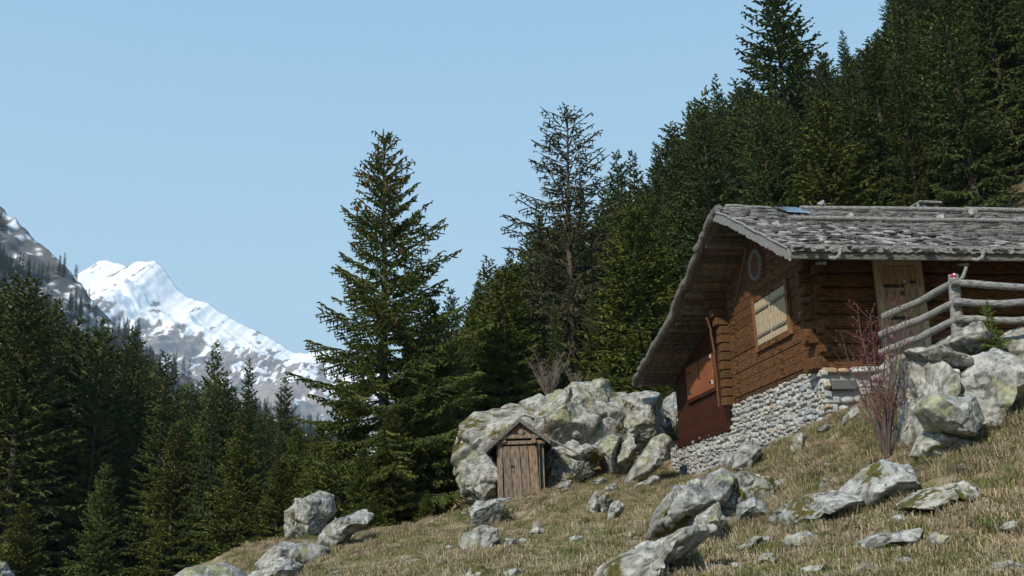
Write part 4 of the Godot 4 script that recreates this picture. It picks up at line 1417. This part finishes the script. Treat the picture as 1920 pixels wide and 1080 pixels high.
	rock("pile_rock", "broad white-spotted rock at the right of the fence pile", [1782, 775, 1798, 722, 1830, 682, 1880, 658, 1922, 664, 1935, 715, 1896, 745, 1872, 792, 1842, 812, 1808, 806], 12.9, 0.75, 55, 0.3, 0.0, 32, "boulder")
	rock("pile_rock", "yellow-lichened block at the front of the fence pile", [1730, 772, 1742, 752, 1814, 753, 1828, 790, 1812, 814, 1782, 808, 1752, 800], 12.3, 0.4, 56, 0.75, 0.0, 24, "boulder", 0.6)
	rock("pile_rock", "thin tilted slab under the fence post", [1714, 656, 1730, 648, 1790, 664, 1828, 676, 1822, 688, 1772, 686, 1738, 676], 13.0, 0.4, 57, 0.35, 0.1, 22, "slab")
	rock("pile_rock", "grey rock on which the fence post stands", [1742, 656, 1782, 636, 1806, 622, 1850, 626, 1876, 642, 1850, 668, 1790, 670], 13.7, 0.6, 58, 0.05, 0.05, 26, "boulder")
	rock("pile_rock", "mossy rock under the young spruce at the fence", [1852, 652, 1900, 628, 1960, 634, 1970, 680, 1890, 690], 13.8, 0.6, 59, 0.3, 0.3, 24, "boulder")
	rock("pile_rock", "brown mossy rock in the hollow of the fence pile", [1746, 700, 1790, 684, 1822, 700, 1812, 745, 1770, 756, 1748, 740], 13.4, 0.5, 60, 0.0, 0.55, 22, "boulder")
	rock("pile_rock", "low mossy rock at the foot of the fence pile", [1722, 850, 1740, 808, 1790, 806, 1806, 830, 1770, 858], 12.6, 0.4, 61, 0.0, 0.5, 20, "boulder")
	rock("pile_rock", "squared grey rock between the shrub and the fence pile", [1660, 690, 1690, 668, 1716, 672, 1716, 740, 1676, 750], 14.6, 0.6, 62, 0.05, 0.1, 22, "boulder")
	rock("pile_rock", "grey rock at the right end of the fence pile", [1890, 700, 1950, 668, 2020, 690, 2030, 760, 1930, 752], 13.3, 0.7, 63, 0.2, 0.1, 22, "boulder")

func build_stones() -> void:
	# loose small stones in the turf, and a handful of white rubble in the hollow of the fence pile
	rng.seed = 301
	var ms := []
	for k in 5:
		var out := []
		for e in 8: out.append(Vector2.from_angle(TAU * e / 8.0) * rr(0.7, 1.2) * Vector2(0.5, 0.36))
		ms.append(rock_mesh(out, rr(0.35, 0.5), 700 + k, 0.1, -0.2, 7))
	rng.seed = 302
	var n := 0
	while n < 110:
		var x := rr(-5.0, 6.5)
		var z := rr(-24.0, -7.6)
		var q := to_px(Vector3(x, ground_y(x, z), z))
		if q.x < 620 or q.x > 1940 or q.y > 1095: continue
		if x > 4.6 and z < -16.0: continue
		var s := pow(rng.randf(), 2.4) * 0.22 + 0.045
		var o := part("field_stone", ms[n % 5], M.rock, self, Vector3(x, ground_y(x, z) + s * 0.1, z))
		o.rotation = Vector3(rr(-0.3, 0.3), rr(0, TAU), rr(-0.3, 0.3))
		o.scale = Vector3.ONE * s * Vector3(rr(0.9, 1.5), rr(0.7, 1.0), 1.0)
		tag(o, "small pale loose stone half sunk in the meadow grass", "stone", "loose stones in the meadow")
		n += 1
	# rock breaking through the turf of the lower meadow
	var spots := [[1500, 1010, 70, 22], [1562, 1046, 46, 20], [1330, 1066, 60, 18], [1470, 905, 34, 16], [1625, 1064, 50, 16], [1762, 1012, 40, 22], [1846, 936, 36, 20], [1880, 1066, 60, 20], [1252, 1052, 40, 14], [1555, 905, 40, 18], [1740, 940, 46, 16], [1520, 1068, 60, 18], [1080, 1010, 30, 14], [1190, 1002, 26, 14], [1010, 1048, 34, 14], [1425, 1012, 36, 18], [1800, 880, 30, 16], [1700, 1052, 30, 14]]
	for k in spots.size():
		var q = spots[k]
		rng.seed = 950 + k
		var rayd := ray(q[0], q[1] + q[3] * 0.4)
		var dd := 6.5
		while dd < 24.0:
			var hit := rayd * (dd / -rayd.z)
			if hit.y < ground_y(hit.x, hit.z): break
			dd += 0.05
		var m: float = dd / FOCAL
		var out := []
		for e in 11: out.append(Vector2.from_angle(TAU * e / 11.0) * rr(0.75, 1.2) * Vector2(q[2] * 0.55 * m, q[3] * 0.75 * m))
		var p := at(q[0], q[1] + q[3] * 0.25, dd)
		var o := part("buried_rock", rock_mesh(out, q[2] * 0.4 * m, 950 + k, 0.1, 0.25, 16), M.rock, self, p)
		o.rotation.z = rr(0.0, 0.35)
		tag(o, "low rock breaking through the turf of the lower meadow", "rock", "half-buried rocks in the lower meadow")
	for k in 16:
		var p := at(rr(1772, 1812), rr(694, 732), rr(12.75, 12.9))
		var s := rr(0.05, 0.11)
		var o := part("rubble_stone", ms[k % 5], M.stone_pale, self, p)
		o.rotation = Vector3(rr(-1, 1), rr(0, TAU), rr(-1, 1))
		o.scale = Vector3.ONE * s
		tag(o, "white rubble stone in the hollow of the fence pile", "stone", "white rubble in the fence pile")

func build_grass() -> void:
	var kinds := [[tuft_mesh(11, 40, 0.015, 0.06, 1.8, 0.0036), 30000, "grass", "short dry meadow grass with green blades between the stones"], [tuft_mesh(12, 46, 0.08, 0.22, 1.9, 0.0034), 4500, "tall_grass", "long bleached dry grass hanging down the bank below the cabin"]]
	for kd in kinds.size():
		rng.seed = 800 + kd
		var k = kinds[kd]
		var tr := []
		var cs := []
		var tries := 0
		while tr.size() < int(k[1]) and tries < 400000:
			tries += 1
			var z := -7.0 - 22.0 * pow(rng.randf(), 1.5)
			var x := rr(-7.5, 8.5)
			var span := -z * 0.53
			if x > span + 0.5 or x < -span * 0.45 - 1.0: continue
			var q := Vector2(960.0 + x / -z * 1900.0, 0)
			var patch := fine_noise.get_noise_2d(x * 1.2 + 9.0, z * 1.2)
			if kd == 0 and patch < -0.1 and rng.randf() < 0.7: continue
			if kd == 1:
				var bank := clampf((x - 2.2) * 0.6, 0.0, 1.0) * clampf((-z - 10.5) * 0.5, 0.0, 1.0)
				if rng.randf() > bank * 0.8 + 0.1 or patch < 0.0: continue
			# keep clear of the cabin
			var p := Vector3(x, 0, z)
			if p.dot(LX) > 7.9 and p.dot(GZ) < -16.9: continue
			var y := ground_y(x, z)
			var px := to_px(Vector3(x, y, z))
			if px.y > 1150 or px.x < 420 or px.x > 2000: continue
			var s := rr(0.5, 1.0) + pow(rng.randf(), 3.0) * (1.0 if kd == 0 else 0.3)
			tr.append(Transform3D(Basis(Vector3.UP, rr(0, TAU)).scaled(Vector3(s, s * rr(0.7, 1.2), s)), Vector3(x, y - 0.01, z)))
			var g := ground_color(x, z) * rr(0.9, 1.5)
			g = g.lerp(Color(0.46, 0.385, 0.26), rr(0.0, 0.6) if kd == 0 else rr(0.4, 0.95))
			if rng.randf() < 0.16: g = Color(0.16, 0.19, 0.055)
			g.a = 1.0
			cs.append(g)
		var mm := MultiMesh.new()
		mm.transform_format = MultiMesh.TRANSFORM_3D
		mm.use_colors = true
		mm.mesh = k[0]
		mm.instance_count = tr.size()
		for e in tr.size():
			mm.set_instance_transform(e, tr[e])
			mm.set_instance_color(e, cs[e])
		var o := MultiMeshInstance3D.new()
		o.name = k[2]
		o.multimesh = mm
		o.material_override = M.grass
		add_child(o)
		tag(o, k[3], "grass", "", "stuff")

const SKY_RIGHT := [[860, 640], [885, 530], [915, 505], [960, 490], [1005, 430], [1040, 400], [1095, 395], [1130, 430], [1150, 330], [1185, 320], [1215, 350], [1235, 290], [1285, 210], [1345, 165], [1385, 175], [1410, 130], [1530, 150], [1580, 90], [1640, 80], [1680, 30], [1720, -60], [1800, -200], [2200, -500]]
const SKY_LEFT := [[-200, 440], [0, 515], [60, 540], [120, 590], [200, 625], [260, 650], [320, 690], [370, 715], [400, 690], [440, 740], [480, 730], [520, 770], [560, 790], [640, 850], [700, 870]]

func build_forest() -> void:
	var dk := Color(0.06, 0.084, 0.027)
	var lt := Color(0.155, 0.182, 0.052)
	var hero := tree_proto("spruce", spruce(1001, {"h": 13.2, "r": 3.9, "clear": 0.03, "step": 0.095, "tw": 0.032, "gap": 0.42, "droop": 0.0, "dark": dk * 1.15, "light": lt * 1.2, "cones": true, "open": 0.3, "shape": 0.9, "tmax": 0.85, "thin": 0.06}), M.leaf)
	var sparse := tree_proto("spruce", spruce(1002, {"h": 15.0, "r": 3.3, "clear": 0.12, "step": 0.15, "tw": 0.036, "gap": 0.46, "droop": 0.15, "dark": Color(0.075, 0.08, 0.04), "light": Color(0.16, 0.155, 0.085), "shape": 0.55, "thin": 0.15, "open": 0.3, "tmax": 0.65, "bare": 0.22, "miss": 0.08}), M.leaf)
	var young := tree_proto("spruce", spruce(1003, {"h": 7.0, "r": 1.9, "clear": 0.01, "step": 0.13, "tw": 0.042, "gap": 0.25, "droop": 0.05, "dark": Color(0.06, 0.08, 0.018), "light": Color(0.165, 0.18, 0.04), "shape": 0.8, "tmax": 0.55}), M.leaf)
	var forest := []
	for k in 5:
		forest.append(tree_proto("spruce", spruce(1010 + k, {"h": 19.0, "r": [3.5, 3.9, 3.1, 4.0, 3.4][k], "clear": [0.04, 0.1, 0.03, 0.14, 0.06][k], "step": 0.21, "tw": 0.07, "gap": [0.6, 0.55, 0.5, 0.62, 0.52][k], "droop": [0.05, 0.15, 0.1, 0.0, 0.2][k], "dark": dk, "light": lt.lerp(Color(0.12, 0.16, 0.06), k * 0.2), "shape": [0.8, 0.7, 0.9, 0.75, 0.65][k], "tmax": 1.1, "thin": 0.1}), M.leaf))
	rng.seed = 2001
	# trees that can be told apart
	tree_at(hero, "big_spruce", 718, 250, 31.0, "big free-standing spruce with upswept cone-hung branches beside the rock face")
	tree_at(sparse, "thinning_spruce", 1052, 210, 44.0, "tall half-bare spruce with pale trunk showing above the rock face", "", 1.25)
	tree_at(forest[2], "spruce_behind", 1082, 330, 49.0, "dense narrow spruce right behind the half-bare spruce")
	tree_at(forest[0], "forest_edge_spruce", 1010, 378, 50.0, "spruce at the forest edge left of the half-bare spruce")
	tree_at(sparse, "slender_spruce", 937, 500, 38.0, "slender young spruce with bare grey lower stem at the forest edge", "", 0.8)
	tree_at(forest[3], "skyline_spruce", 1445, -40, 62.0, "tallest open-crowned spruce on the skyline above the cabin roof", "", 1.35)
	var sky_list := [[1340, 136, 74, 2], [1385, 152, 72, 1], [1280, 190, 76, 0], [1302, 184, 84, 4], [1250, 232, 78, 1], [1232, 275, 84, 2], [1162, 280, 60, 4], [1192, 286, 64, 0], [1118, 300 + 100, 66, 1], [960, 464, 76, 0], [915, 482, 84, 1], [893, 512, 92, 2], [845, 540, 88, 4], [1575, 54, 86, 2], [1545, 112, 92, 0], [1605, 92, 90, 4], [1640, 58, 94, 1], [1658, 40, 98, 2], [1690, -10, 92, 0], [1500, 60, 70, 1], [980, 440, 66, 3]]
	for q in sky_list:
		tree_at(forest[q[3]], "forest_spruce", q[0], q[1], q[2], "spruce on the skyline of the forest slope behind the cabin", "skyline spruces behind the cabin")
	# spruces round the foot of the big one
	tree_at(young, "young_spruce", 800, 560, 33.5, "bushy green spruce close behind the big spruce on its right")
	tree_at(young, "young_spruce", 850, 650, 34.5, "smaller bushy spruce between the big spruce and the rock face")
	tree_at(young, "young_spruce", 640, 720, 31.5, "bushy spruce left behind the big spruce over the pale boulder", "", 1.15)
	tree_at(young, "young_spruce", 700, 930, 27.0, "low spruce bush at the foot of the big spruce", "", 1.6)
	tree_at(young, "young_spruce", 655, 985, 25.0, "small spruce sapling by the shaded ridge of rock", "", 1.5)
	tree_at(young, "young_spruce", 800, 925, 28.0, "spruce bush left of the hut under the big spruce", "", 1.6)
	tree_at(young, "young_spruce", 760, 640, 30.5, "bright bushy spruce pressed into the lower crown of the big spruce", "", 1.1)
	tree_at(young, "young_spruce", 595, 790, 32.5, "dark bushy spruce behind the tall pale boulder")
	tree_at(young, "young_spruce", 835, 745, 31.0, "bushy spruce reaching over the left end of the rock face", "", 1.2)
	tree_at(young, "young_spruce", 735, 760, 29.0, "bushy spruce standing before the trunk of the big spruce", "", 1.15)
	tree_at(young, "young_spruce", 680, 840, 28.5, "squat spruce above the shaded ridge of rock", "", 1.4)
	tree_at(young, "sapling", 1130, 690, 32.5, "tiny bright spruce sapling on top of the rock face", "", 1.3)
	for q in [[905, 600, 37, 1.1], [985, 590, 38, 1.1], [1040, 560, 40, 1.0], [1110, 540, 40, 1.0], [1170, 560, 38, 1.1], [1220, 520, 40, 1.0], [870, 620, 39, 1.0], [1232, 650, 33.5, 1.2], [1268, 640, 34, 1.2], [1305, 625, 35.5, 1.2]]:
		tree_at(forest[int(q[0]) % 3] if q[1] < 590 else young, "forest_edge_spruce", q[0], q[1], q[2], "bushy spruce at the forest edge above the rock face", "forest edge spruces above the rock face", q[3])
	# left stand
	for q in [[405, 640, 62, 0], [468, 668, 66, 2], [535, 706, 58, 4], [30, 505, 52, 1], [80, 560, 56, 3], [180, 590, 60, 0], [243, 612, 64, 4], [320, 660, 80, 1], [130, 560, 66, 2]]:
		tree_at(forest[q[3]], "valley_spruce", q[0], q[1], q[2], "spruce standing out of the dark valley stand before the snow peak", "tall spruces of the valley stand")
	for q in [[195, 868, 40, 1.0], [330, 790, 46, 1.1], [455, 800, 40, 1.25], [520, 860, 34, 1.3], [390, 770, 48, 1.0], [40, 940, 42, 1.2], [560, 800, 38, 1.0]]:
		tree_at(young, "young_valley_spruce", q[0], q[1], q[2], "young green spruce in front of the dark valley stand", "young spruces before the valley stand", q[3])
	# the mass of the forest behind the cabin
	var n := 0
	rng.seed = 2100
	var cand := []
	var z := -36.0
	while z > -118.0:
		var st := 3.4 + (-36.0 - z) * 0.035
		var x := -6.0
		while x < 62.0:
			cand.append(Vector2(x + rr(-0.4, 0.4) * st, z + rr(-0.4, 0.4) * st))
			x += st
		z -= st
	for c in cand:
		var g := ground_y(c.x, c.y)
		var foot := to_px(Vector3(c.x, g, c.y))
		if foot.x < 860 or foot.x > 2030: continue
		var roof_side := Vector3(c.x, 0, c.y)
		if roof_side.dot(LX) > 6.5 and roof_side.dot(GZ) > -30.5: continue
		var h := rr(13.0, 22.0) * clampf(0.55 + (-c.y - 36.0) / 40.0, 0.5, 1.0)
		var sky := lerp_line(SKY_RIGHT, foot.x) + rr(0, 50)
		var lim := at(foot.x, sky, -c.y).y - g
		h = minf(h, lim)
		if h < 4.0: continue
		if foot.y < -60 and h > 3.0 and foot.y < -200: continue
		var pr: Node3D = forest[rng.randi() % 5]
		if h < 9.0: pr = young
		plant_tree(pr, "slope_spruce", Vector3(c.x, g - 0.1, c.y), h, "dark green spruce in the dense forest on the slope behind the cabin", "forest on the slope behind the cabin", rr(1.0, 1.3))
		n += 1
	n = 0
	cand = []
	z = -44.0
	while z > -130.0:
		var st := 3.3 + (-44.0 - z) * 0.025
		var x := -64.0
		while x < -5.0:
			cand.append(Vector2(x + rr(-0.4, 0.4) * st, z + rr(-0.4, 0.4) * st))
			x += st
		z -= st
	for c in cand:
		var g := ground_y(c.x, c.y)
		var foot := to_px(Vector3(c.x, g, c.y))
		if foot.x < -120 or foot.x > 900: continue
		if absf(foot.x - 245) < 26 and -c.y < 95.0: continue
		var h := rr(13.0, 23.0)
		var sky := (lerp_line(SKY_LEFT, foot.x) if foot.x < 690 else lerp_line([[690, 870], [800, 640], [900, 560]], foot.x)) + rr(0, 60)
		h = minf(h, at(foot.x, sky, -c.y).y - g)
		if h < 5.0: continue
		plant_tree(forest[rng.randi() % 5], "stand_spruce", Vector3(c.x, g - 0.1, c.y), h, "dark spruce in the dense valley stand below the snow peak", "dense valley stand below the snow peak", rr(1.1, 1.4))
		n += 1
	for q in [hero, sparse, young]: q.free()
	# far wood on the mountain flank: reads as one mass
	var far := spruce(1030, {"h": 16.0, "r": 2.6, "clear": 0.05, "step": 0.7, "tw": 0.2, "gap": 1.0, "droop": 0.1, "dark": Color(0.035, 0.052, 0.022), "light": Color(0.065, 0.085, 0.03), "shape": 0.8, "tmax": 1.2})
	M.far_mesh = far.leaf
	for q in forest: q.free()

func build_far() -> void:
	var snowc := Color(0.93, 0.94, 0.96)
	var snow_col := func(p: Vector3, nn: Vector3, top: float, a: float, b: float) -> Color:
		# snow lies thick on the upper mountain, in streaks and gullies further down
		var below := (top - p.y)
		var line := lerp_line([[-1300, 200], [-930, 190], [-800, 100], [-600, 60], [0, 60]], p.x)
		var r := Color(0.19, 0.17, 0.165).lerp(Color(0.3, 0.275, 0.26), clampf(a + 0.5, 0.0, 1.0))
		# rock ribs and gullies run down the fall line
		var rib := tone_noise.get_noise_3d(p.x * 0.022, p.y * 0.007, p.z * 0.004) + fine_noise.get_noise_3d(p.x * 0.05, p.y * 0.02, 3.0) * 0.7
		var cover := (line - below) / 90.0 + rib * 2.2 + b * 0.8
		if below < line: return r if rib < -0.43 - clampf((line * 0.75 - below) * 0.001, -0.1, 0.1) else snowc
		return snowc if cover > -0.1 else r
	mountain("snow_mountain", "jagged snow-covered peak with grey rock below", [[-120, 600], [60, 560], [140, 517], [165, 503], [186, 491], [205, 488], [222, 494], [240, 500], [252, 492], [275, 490], [292, 489], [305, 500], [318, 520], [336, 545], [355, 558], [392, 568], [420, 590], [450, 605], [500, 630], [552, 660], [575, 664], [600, 655], [625, 662], [680, 690], [760, 720], [900, 760]], 2500.0, 1500.0, -60.0, 430, 240, 26.0, snow_col, M.snow)
	var slope_col := func(p: Vector3, nn: Vector3, top: float, a: float, b: float) -> Color:
		var r := Color(0.085, 0.08, 0.075).lerp(Color(0.22, 0.205, 0.19), clampf(a * 0.9 + b * 1.3 + 0.4, 0.0, 1.0))
		var below := top - p.y
		if b + a * 0.4 > 0.3 + below * 0.006: return snowc
		return r
	var flank := mountain("mountain_flank", "steep dark flank with rock, snow streaks and trees", [[-420, 60], [-150, 255], [0, 386], [30, 412], [60, 445], [100, 478], [140, 520], [180, 570], [215, 605], [260, 640], [330, 690], [420, 740], [560, 800], [700, 850]], 700.0, 330.0, -30.0, 200, 130, 16.0, slope_col, M.snow)
	# trees on the flank
	rng.seed = 3100
	var tr := []
	var cs := []
	var fv: PackedVector3Array = flank.mesh.surface_get_arrays(0)[Mesh.ARRAY_VERTEX]
	for k in 14000:
		var id := (3 + rng.randi() % 125) * 200 + rng.randi() % 198
		var p := fv[id].lerp(fv[id + 1], rng.randf()) + Vector3(0, -1.0, rr(-1, 1))
		if p.x > -60.0: continue
		var s := float(id / 200 - 3) / 129.0
		var dens := clampf(s * 3.4 - 0.1, 0.0, 1.0)
		var patch := tone_noise.get_noise_2d(p.x * 0.035, p.y * 0.035)
		if patch * 0.8 + dens * 1.2 < 0.1 + rng.randf() * 0.3: continue
		var h := rr(0.55, 1.05)
		tr.append(Transform3D(Basis(Vector3.UP, rr(0, TAU)).scaled(Vector3(h, h, h)), p))
		cs.append(Color(1, 1, 1) * rr(0.7, 1.2))
	var mm := MultiMesh.new()
	mm.transform_format = MultiMesh.TRANSFORM_3D
	mm.use_colors = true
	mm.mesh = M.far_mesh
	mm.instance_count = tr.size()
	for e in tr.size():
		mm.set_instance_transform(e, tr[e])
		cs[e].a = 1.0
		mm.set_instance_color(e, cs[e])
	var o := MultiMeshInstance3D.new()
	o.name = "far_wood"
	o.multimesh = mm
	o.material_override = M.far_leaf
	add_child(o)
	tag(o, "far-off conifer wood covering the dark mountain flank", "wood", "", "stuff")

func build_shrubs() -> void:
	var p := at(1662, 842, 13.4)
	p.y = ground_y(p.x, p.z)
	shrub("red_shrub", "leafless shrub with reddish-purple twigs before the stone wall", "shrub", p, 2.25, 11, 0.62, Color(0.11, 0.085, 0.08), Color(0.19, 0.065, 0.07), 71, 15, 0.5)
	p = at(1030, 745, 30.2)
	shrub("grey_shrub", "bare grey bush on the rock face before the spruces", "shrub", p + Vector3(0, -0.2, 0), 1.7, 12, 0.9, Color(0.2, 0.165, 0.135), Color(0.27, 0.22, 0.18), 72, 18)
	p = at(1085, 730, 32.0)
	shrub("grey_shrub", "smaller bare grey bush behind the flat-topped block", "shrub", p + Vector3(0, -0.3, 0), 1.2, 7, 0.6, Color(0.2, 0.165, 0.135), Color(0.27, 0.22, 0.18), 73, 12)
	p = at(1022, 820, 26.6)
	shrub("dry_bush", "small dry brown bush in the rock above the hut roof", "shrub", p + Vector3(0, 0.0, 0), 0.6, 10, 0.3, Color(0.16, 0.12, 0.08), Color(0.24, 0.18, 0.1), 74, 10)
	# little spruce growing on the fence pile
	var sap := spruce(1040, {"h": 1.05, "r": 0.75, "clear": 0.02, "step": 0.05, "tw": 0.011, "gap": 0.11, "droop": -0.1, "dark": Color(0.09, 0.13, 0.03), "light": Color(0.19, 0.22, 0.05), "shape": 3.2, "tmax": 0.2, "thin": 0.1})
	var o := thing("spruce_sapling", at(1862, 648, 13.3))
	part("trunk", sap.wood, M.bark, o)
	part("crown", sap.leaf, M.leaf, o)
	o.scale = Vector3.ONE * 0.52
	tag(o, "small bright green spruce sapling with long leader beside the fence", "sapling")
	var st := thing("pale_stake", at(338 * 1.0 + 84, 1062, 20.6))
	pole("stake", st, M.wood_silver, [Vector3(0, -0.25, 0), Vector3(0.0, 0.16, 0)], 0.018, 0.016, Color.WHITE, 0.002)
	tag(st, "short pale stake standing behind the smooth dome of rock", "stake")

func _ready() -> void:
	# camera, sky, sun, exposure
	var t := deg_to_rad(TILT)
	var r := deg_to_rad(ROLL)
	var up := Vector3(0, cos(t), sin(t))
	cam_f = Vector3(0, sin(t), -cos(t))
	cam_r = Vector3.RIGHT * cos(r) + up * sin(r)
	cam_u = Vector3.RIGHT * -sin(r) + up * cos(r)
	LX = Vector3(cos(deg_to_rad(CAB_YAW)), 0, -sin(deg_to_rad(CAB_YAW)))
	GZ = Vector3(sin(deg_to_rad(CAB_YAW)), 0, cos(deg_to_rad(CAB_YAW)))
	var cam := Camera3D.new()
	cam.name = "camera"
	cam.basis = Basis(cam_r, cam_u, -cam_f)
	cam.fov = rad_to_deg(2.0 * atan(540.0 / FOCAL))
	cam.near = 0.1
	cam.far = 12000.0
	add_child(cam)
	var sky_m := ProceduralSkyMaterial.new()
	sky_m.sky_top_color = Color(0.45, 0.65, 0.82)
	sky_m.sky_horizon_color = Color(0.8, 0.915, 0.96)
	sky_m.sky_curve = 0.34
	sky_m.ground_bottom_color = Color(0.3, 0.3, 0.28)
	sky_m.ground_horizon_color = Color(0.6, 0.68, 0.74)
	sky_m.sun_angle_max = 8.0
	var sky := Sky.new()
	sky.sky_material = sky_m
	var env := Environment.new()
	env.background_mode = Environment.BG_SKY
	env.sky = sky
	env.tonemap_mode = Environment.TONE_MAPPER_LINEAR
	env.tonemap_exposure = 1.15
	env.fog_enabled = true
	env.fog_density = 0.00013
	env.fog_light_color = Color(0.72, 0.82, 0.93)
	env.sdfgi_enabled = true
	env.ssao_enabled = true
	env.ssil_enabled = true
	var we := WorldEnvironment.new()
	we.name = "environment"
	we.environment = env
	add_child(we)
	var sun := DirectionalLight3D.new()
	sun.name = "sun"
	sun.light_energy = 1.25
	sun.light_color = Color(1.0, 0.955, 0.88)
	sun.light_angular_distance = 0.53
	sun.shadow_enabled = true
	sun.look_at_from_position(Vector3.ZERO, Vector3(0.432, -0.641, -0.634), Vector3.UP)
	add_child(sun)

	bump_noise.seed = 4
	bump_noise.frequency = 0.55
	bump_noise.fractal_octaves = 3
	tone_noise.seed = 21
	tone_noise.frequency = 0.8
	tone_noise.fractal_octaves = 4
	fine_noise.seed = 22
	fine_noise.frequency = 1.3
	fine_noise.fractal_octaves = 5
	make_materials()
	var cps := [[0, 0, -1.6], [8, 0, -0.6], [-10, 0, -3.2], [2, -4, -1.0], [6.3, -14.4, 2.3], [8.5, -13.8, 2.5], [9.0, -10.5, 1.7], [5.5, -15.8, 2.0], [7.5, -17, 2.6],
		[-5.5, -27, 0.55], [-4.2, -26.5, 0.45], [-6.4, -22, -0.4], [-3.75, -31, 0.3], [-2.0, -29.5, 1.0], [2.2, -31.5, 4.0], [-0.5, -31.5, 3.4], [5.0, -30.5, 3.0], [5.6, -35, 4.0], [-9, -15, -2.2], [-11, -30, -1.6], [-6, -36, 0.6],
		[12, -20, 3.0], [12, -28, 5.0], [18, -24, 7.5], [30, -20, 15], [9, -36, 5.6], [2, -40, 4.6], [15, -45, 12], [30, -50, 22], [-5, -75, 2.5], [9, -70, 9], [33, -90, 32], [60, -90, 56], [45, -40, 32], [20, -5, 5.5], [40, 0, 14],
		[-20, -40, -3], [-30, -50, -3.5], [-20, -60, -3.0], [-40, -80, -2.0], [-20, -100, 1.0], [-60, -90, 6], [-80, -70, 9], [-30, -140, 6], [10, -130, 16], [60, -150, 60], [-30, -15, -6], [-60, -30, -5], [-120, -150, 30], [100, -60, 80], [-20, 15, -6], [100, 15, 40], [-100, 15, -8]]
	# spot heights of the meadow, read off the photograph and a distance
	for q in [[1265, 1080, 9.2], [1250, 1008, 15], [1265, 900, 26], [1265, 930, 21], [1200, 945, 21], [1000, 1080, 10.8], [1000, 1000, 17], [975, 937, 25], [1500, 1080, 8.6], [1420, 980, 12.6], [1500, 864, 16.3], [1545, 804, 17.2], [1400, 862, 20.4], [1700, 1080, 8.2], [1690, 948, 11.2], [1640, 852, 14], [1720, 852, 13], [1920, 1080, 8], [1900, 900, 10.5], [1840, 818, 12.4], [1930, 752, 13], [800, 1080, 13], [830, 1024, 20], [600, 1078, 18], [915, 1038, 18.5], [1130, 988, 18], [1200, 912, 25], [1100, 934, 22], [1330, 1014, 13.6], [1180, 1044, 13], [1070, 1034, 14.5]]:
		var gp := at(q[0], q[1], q[2])
		cps.append([gp.x, gp.z, gp.y])
	solve_terrain(cps)
	build_ground()
	build_forest()
	build_far()
	build_rocks()
	build_cabin()
	build_hut()
	build_fence()
	build_stones()
	build_shrubs()
	build_grass()
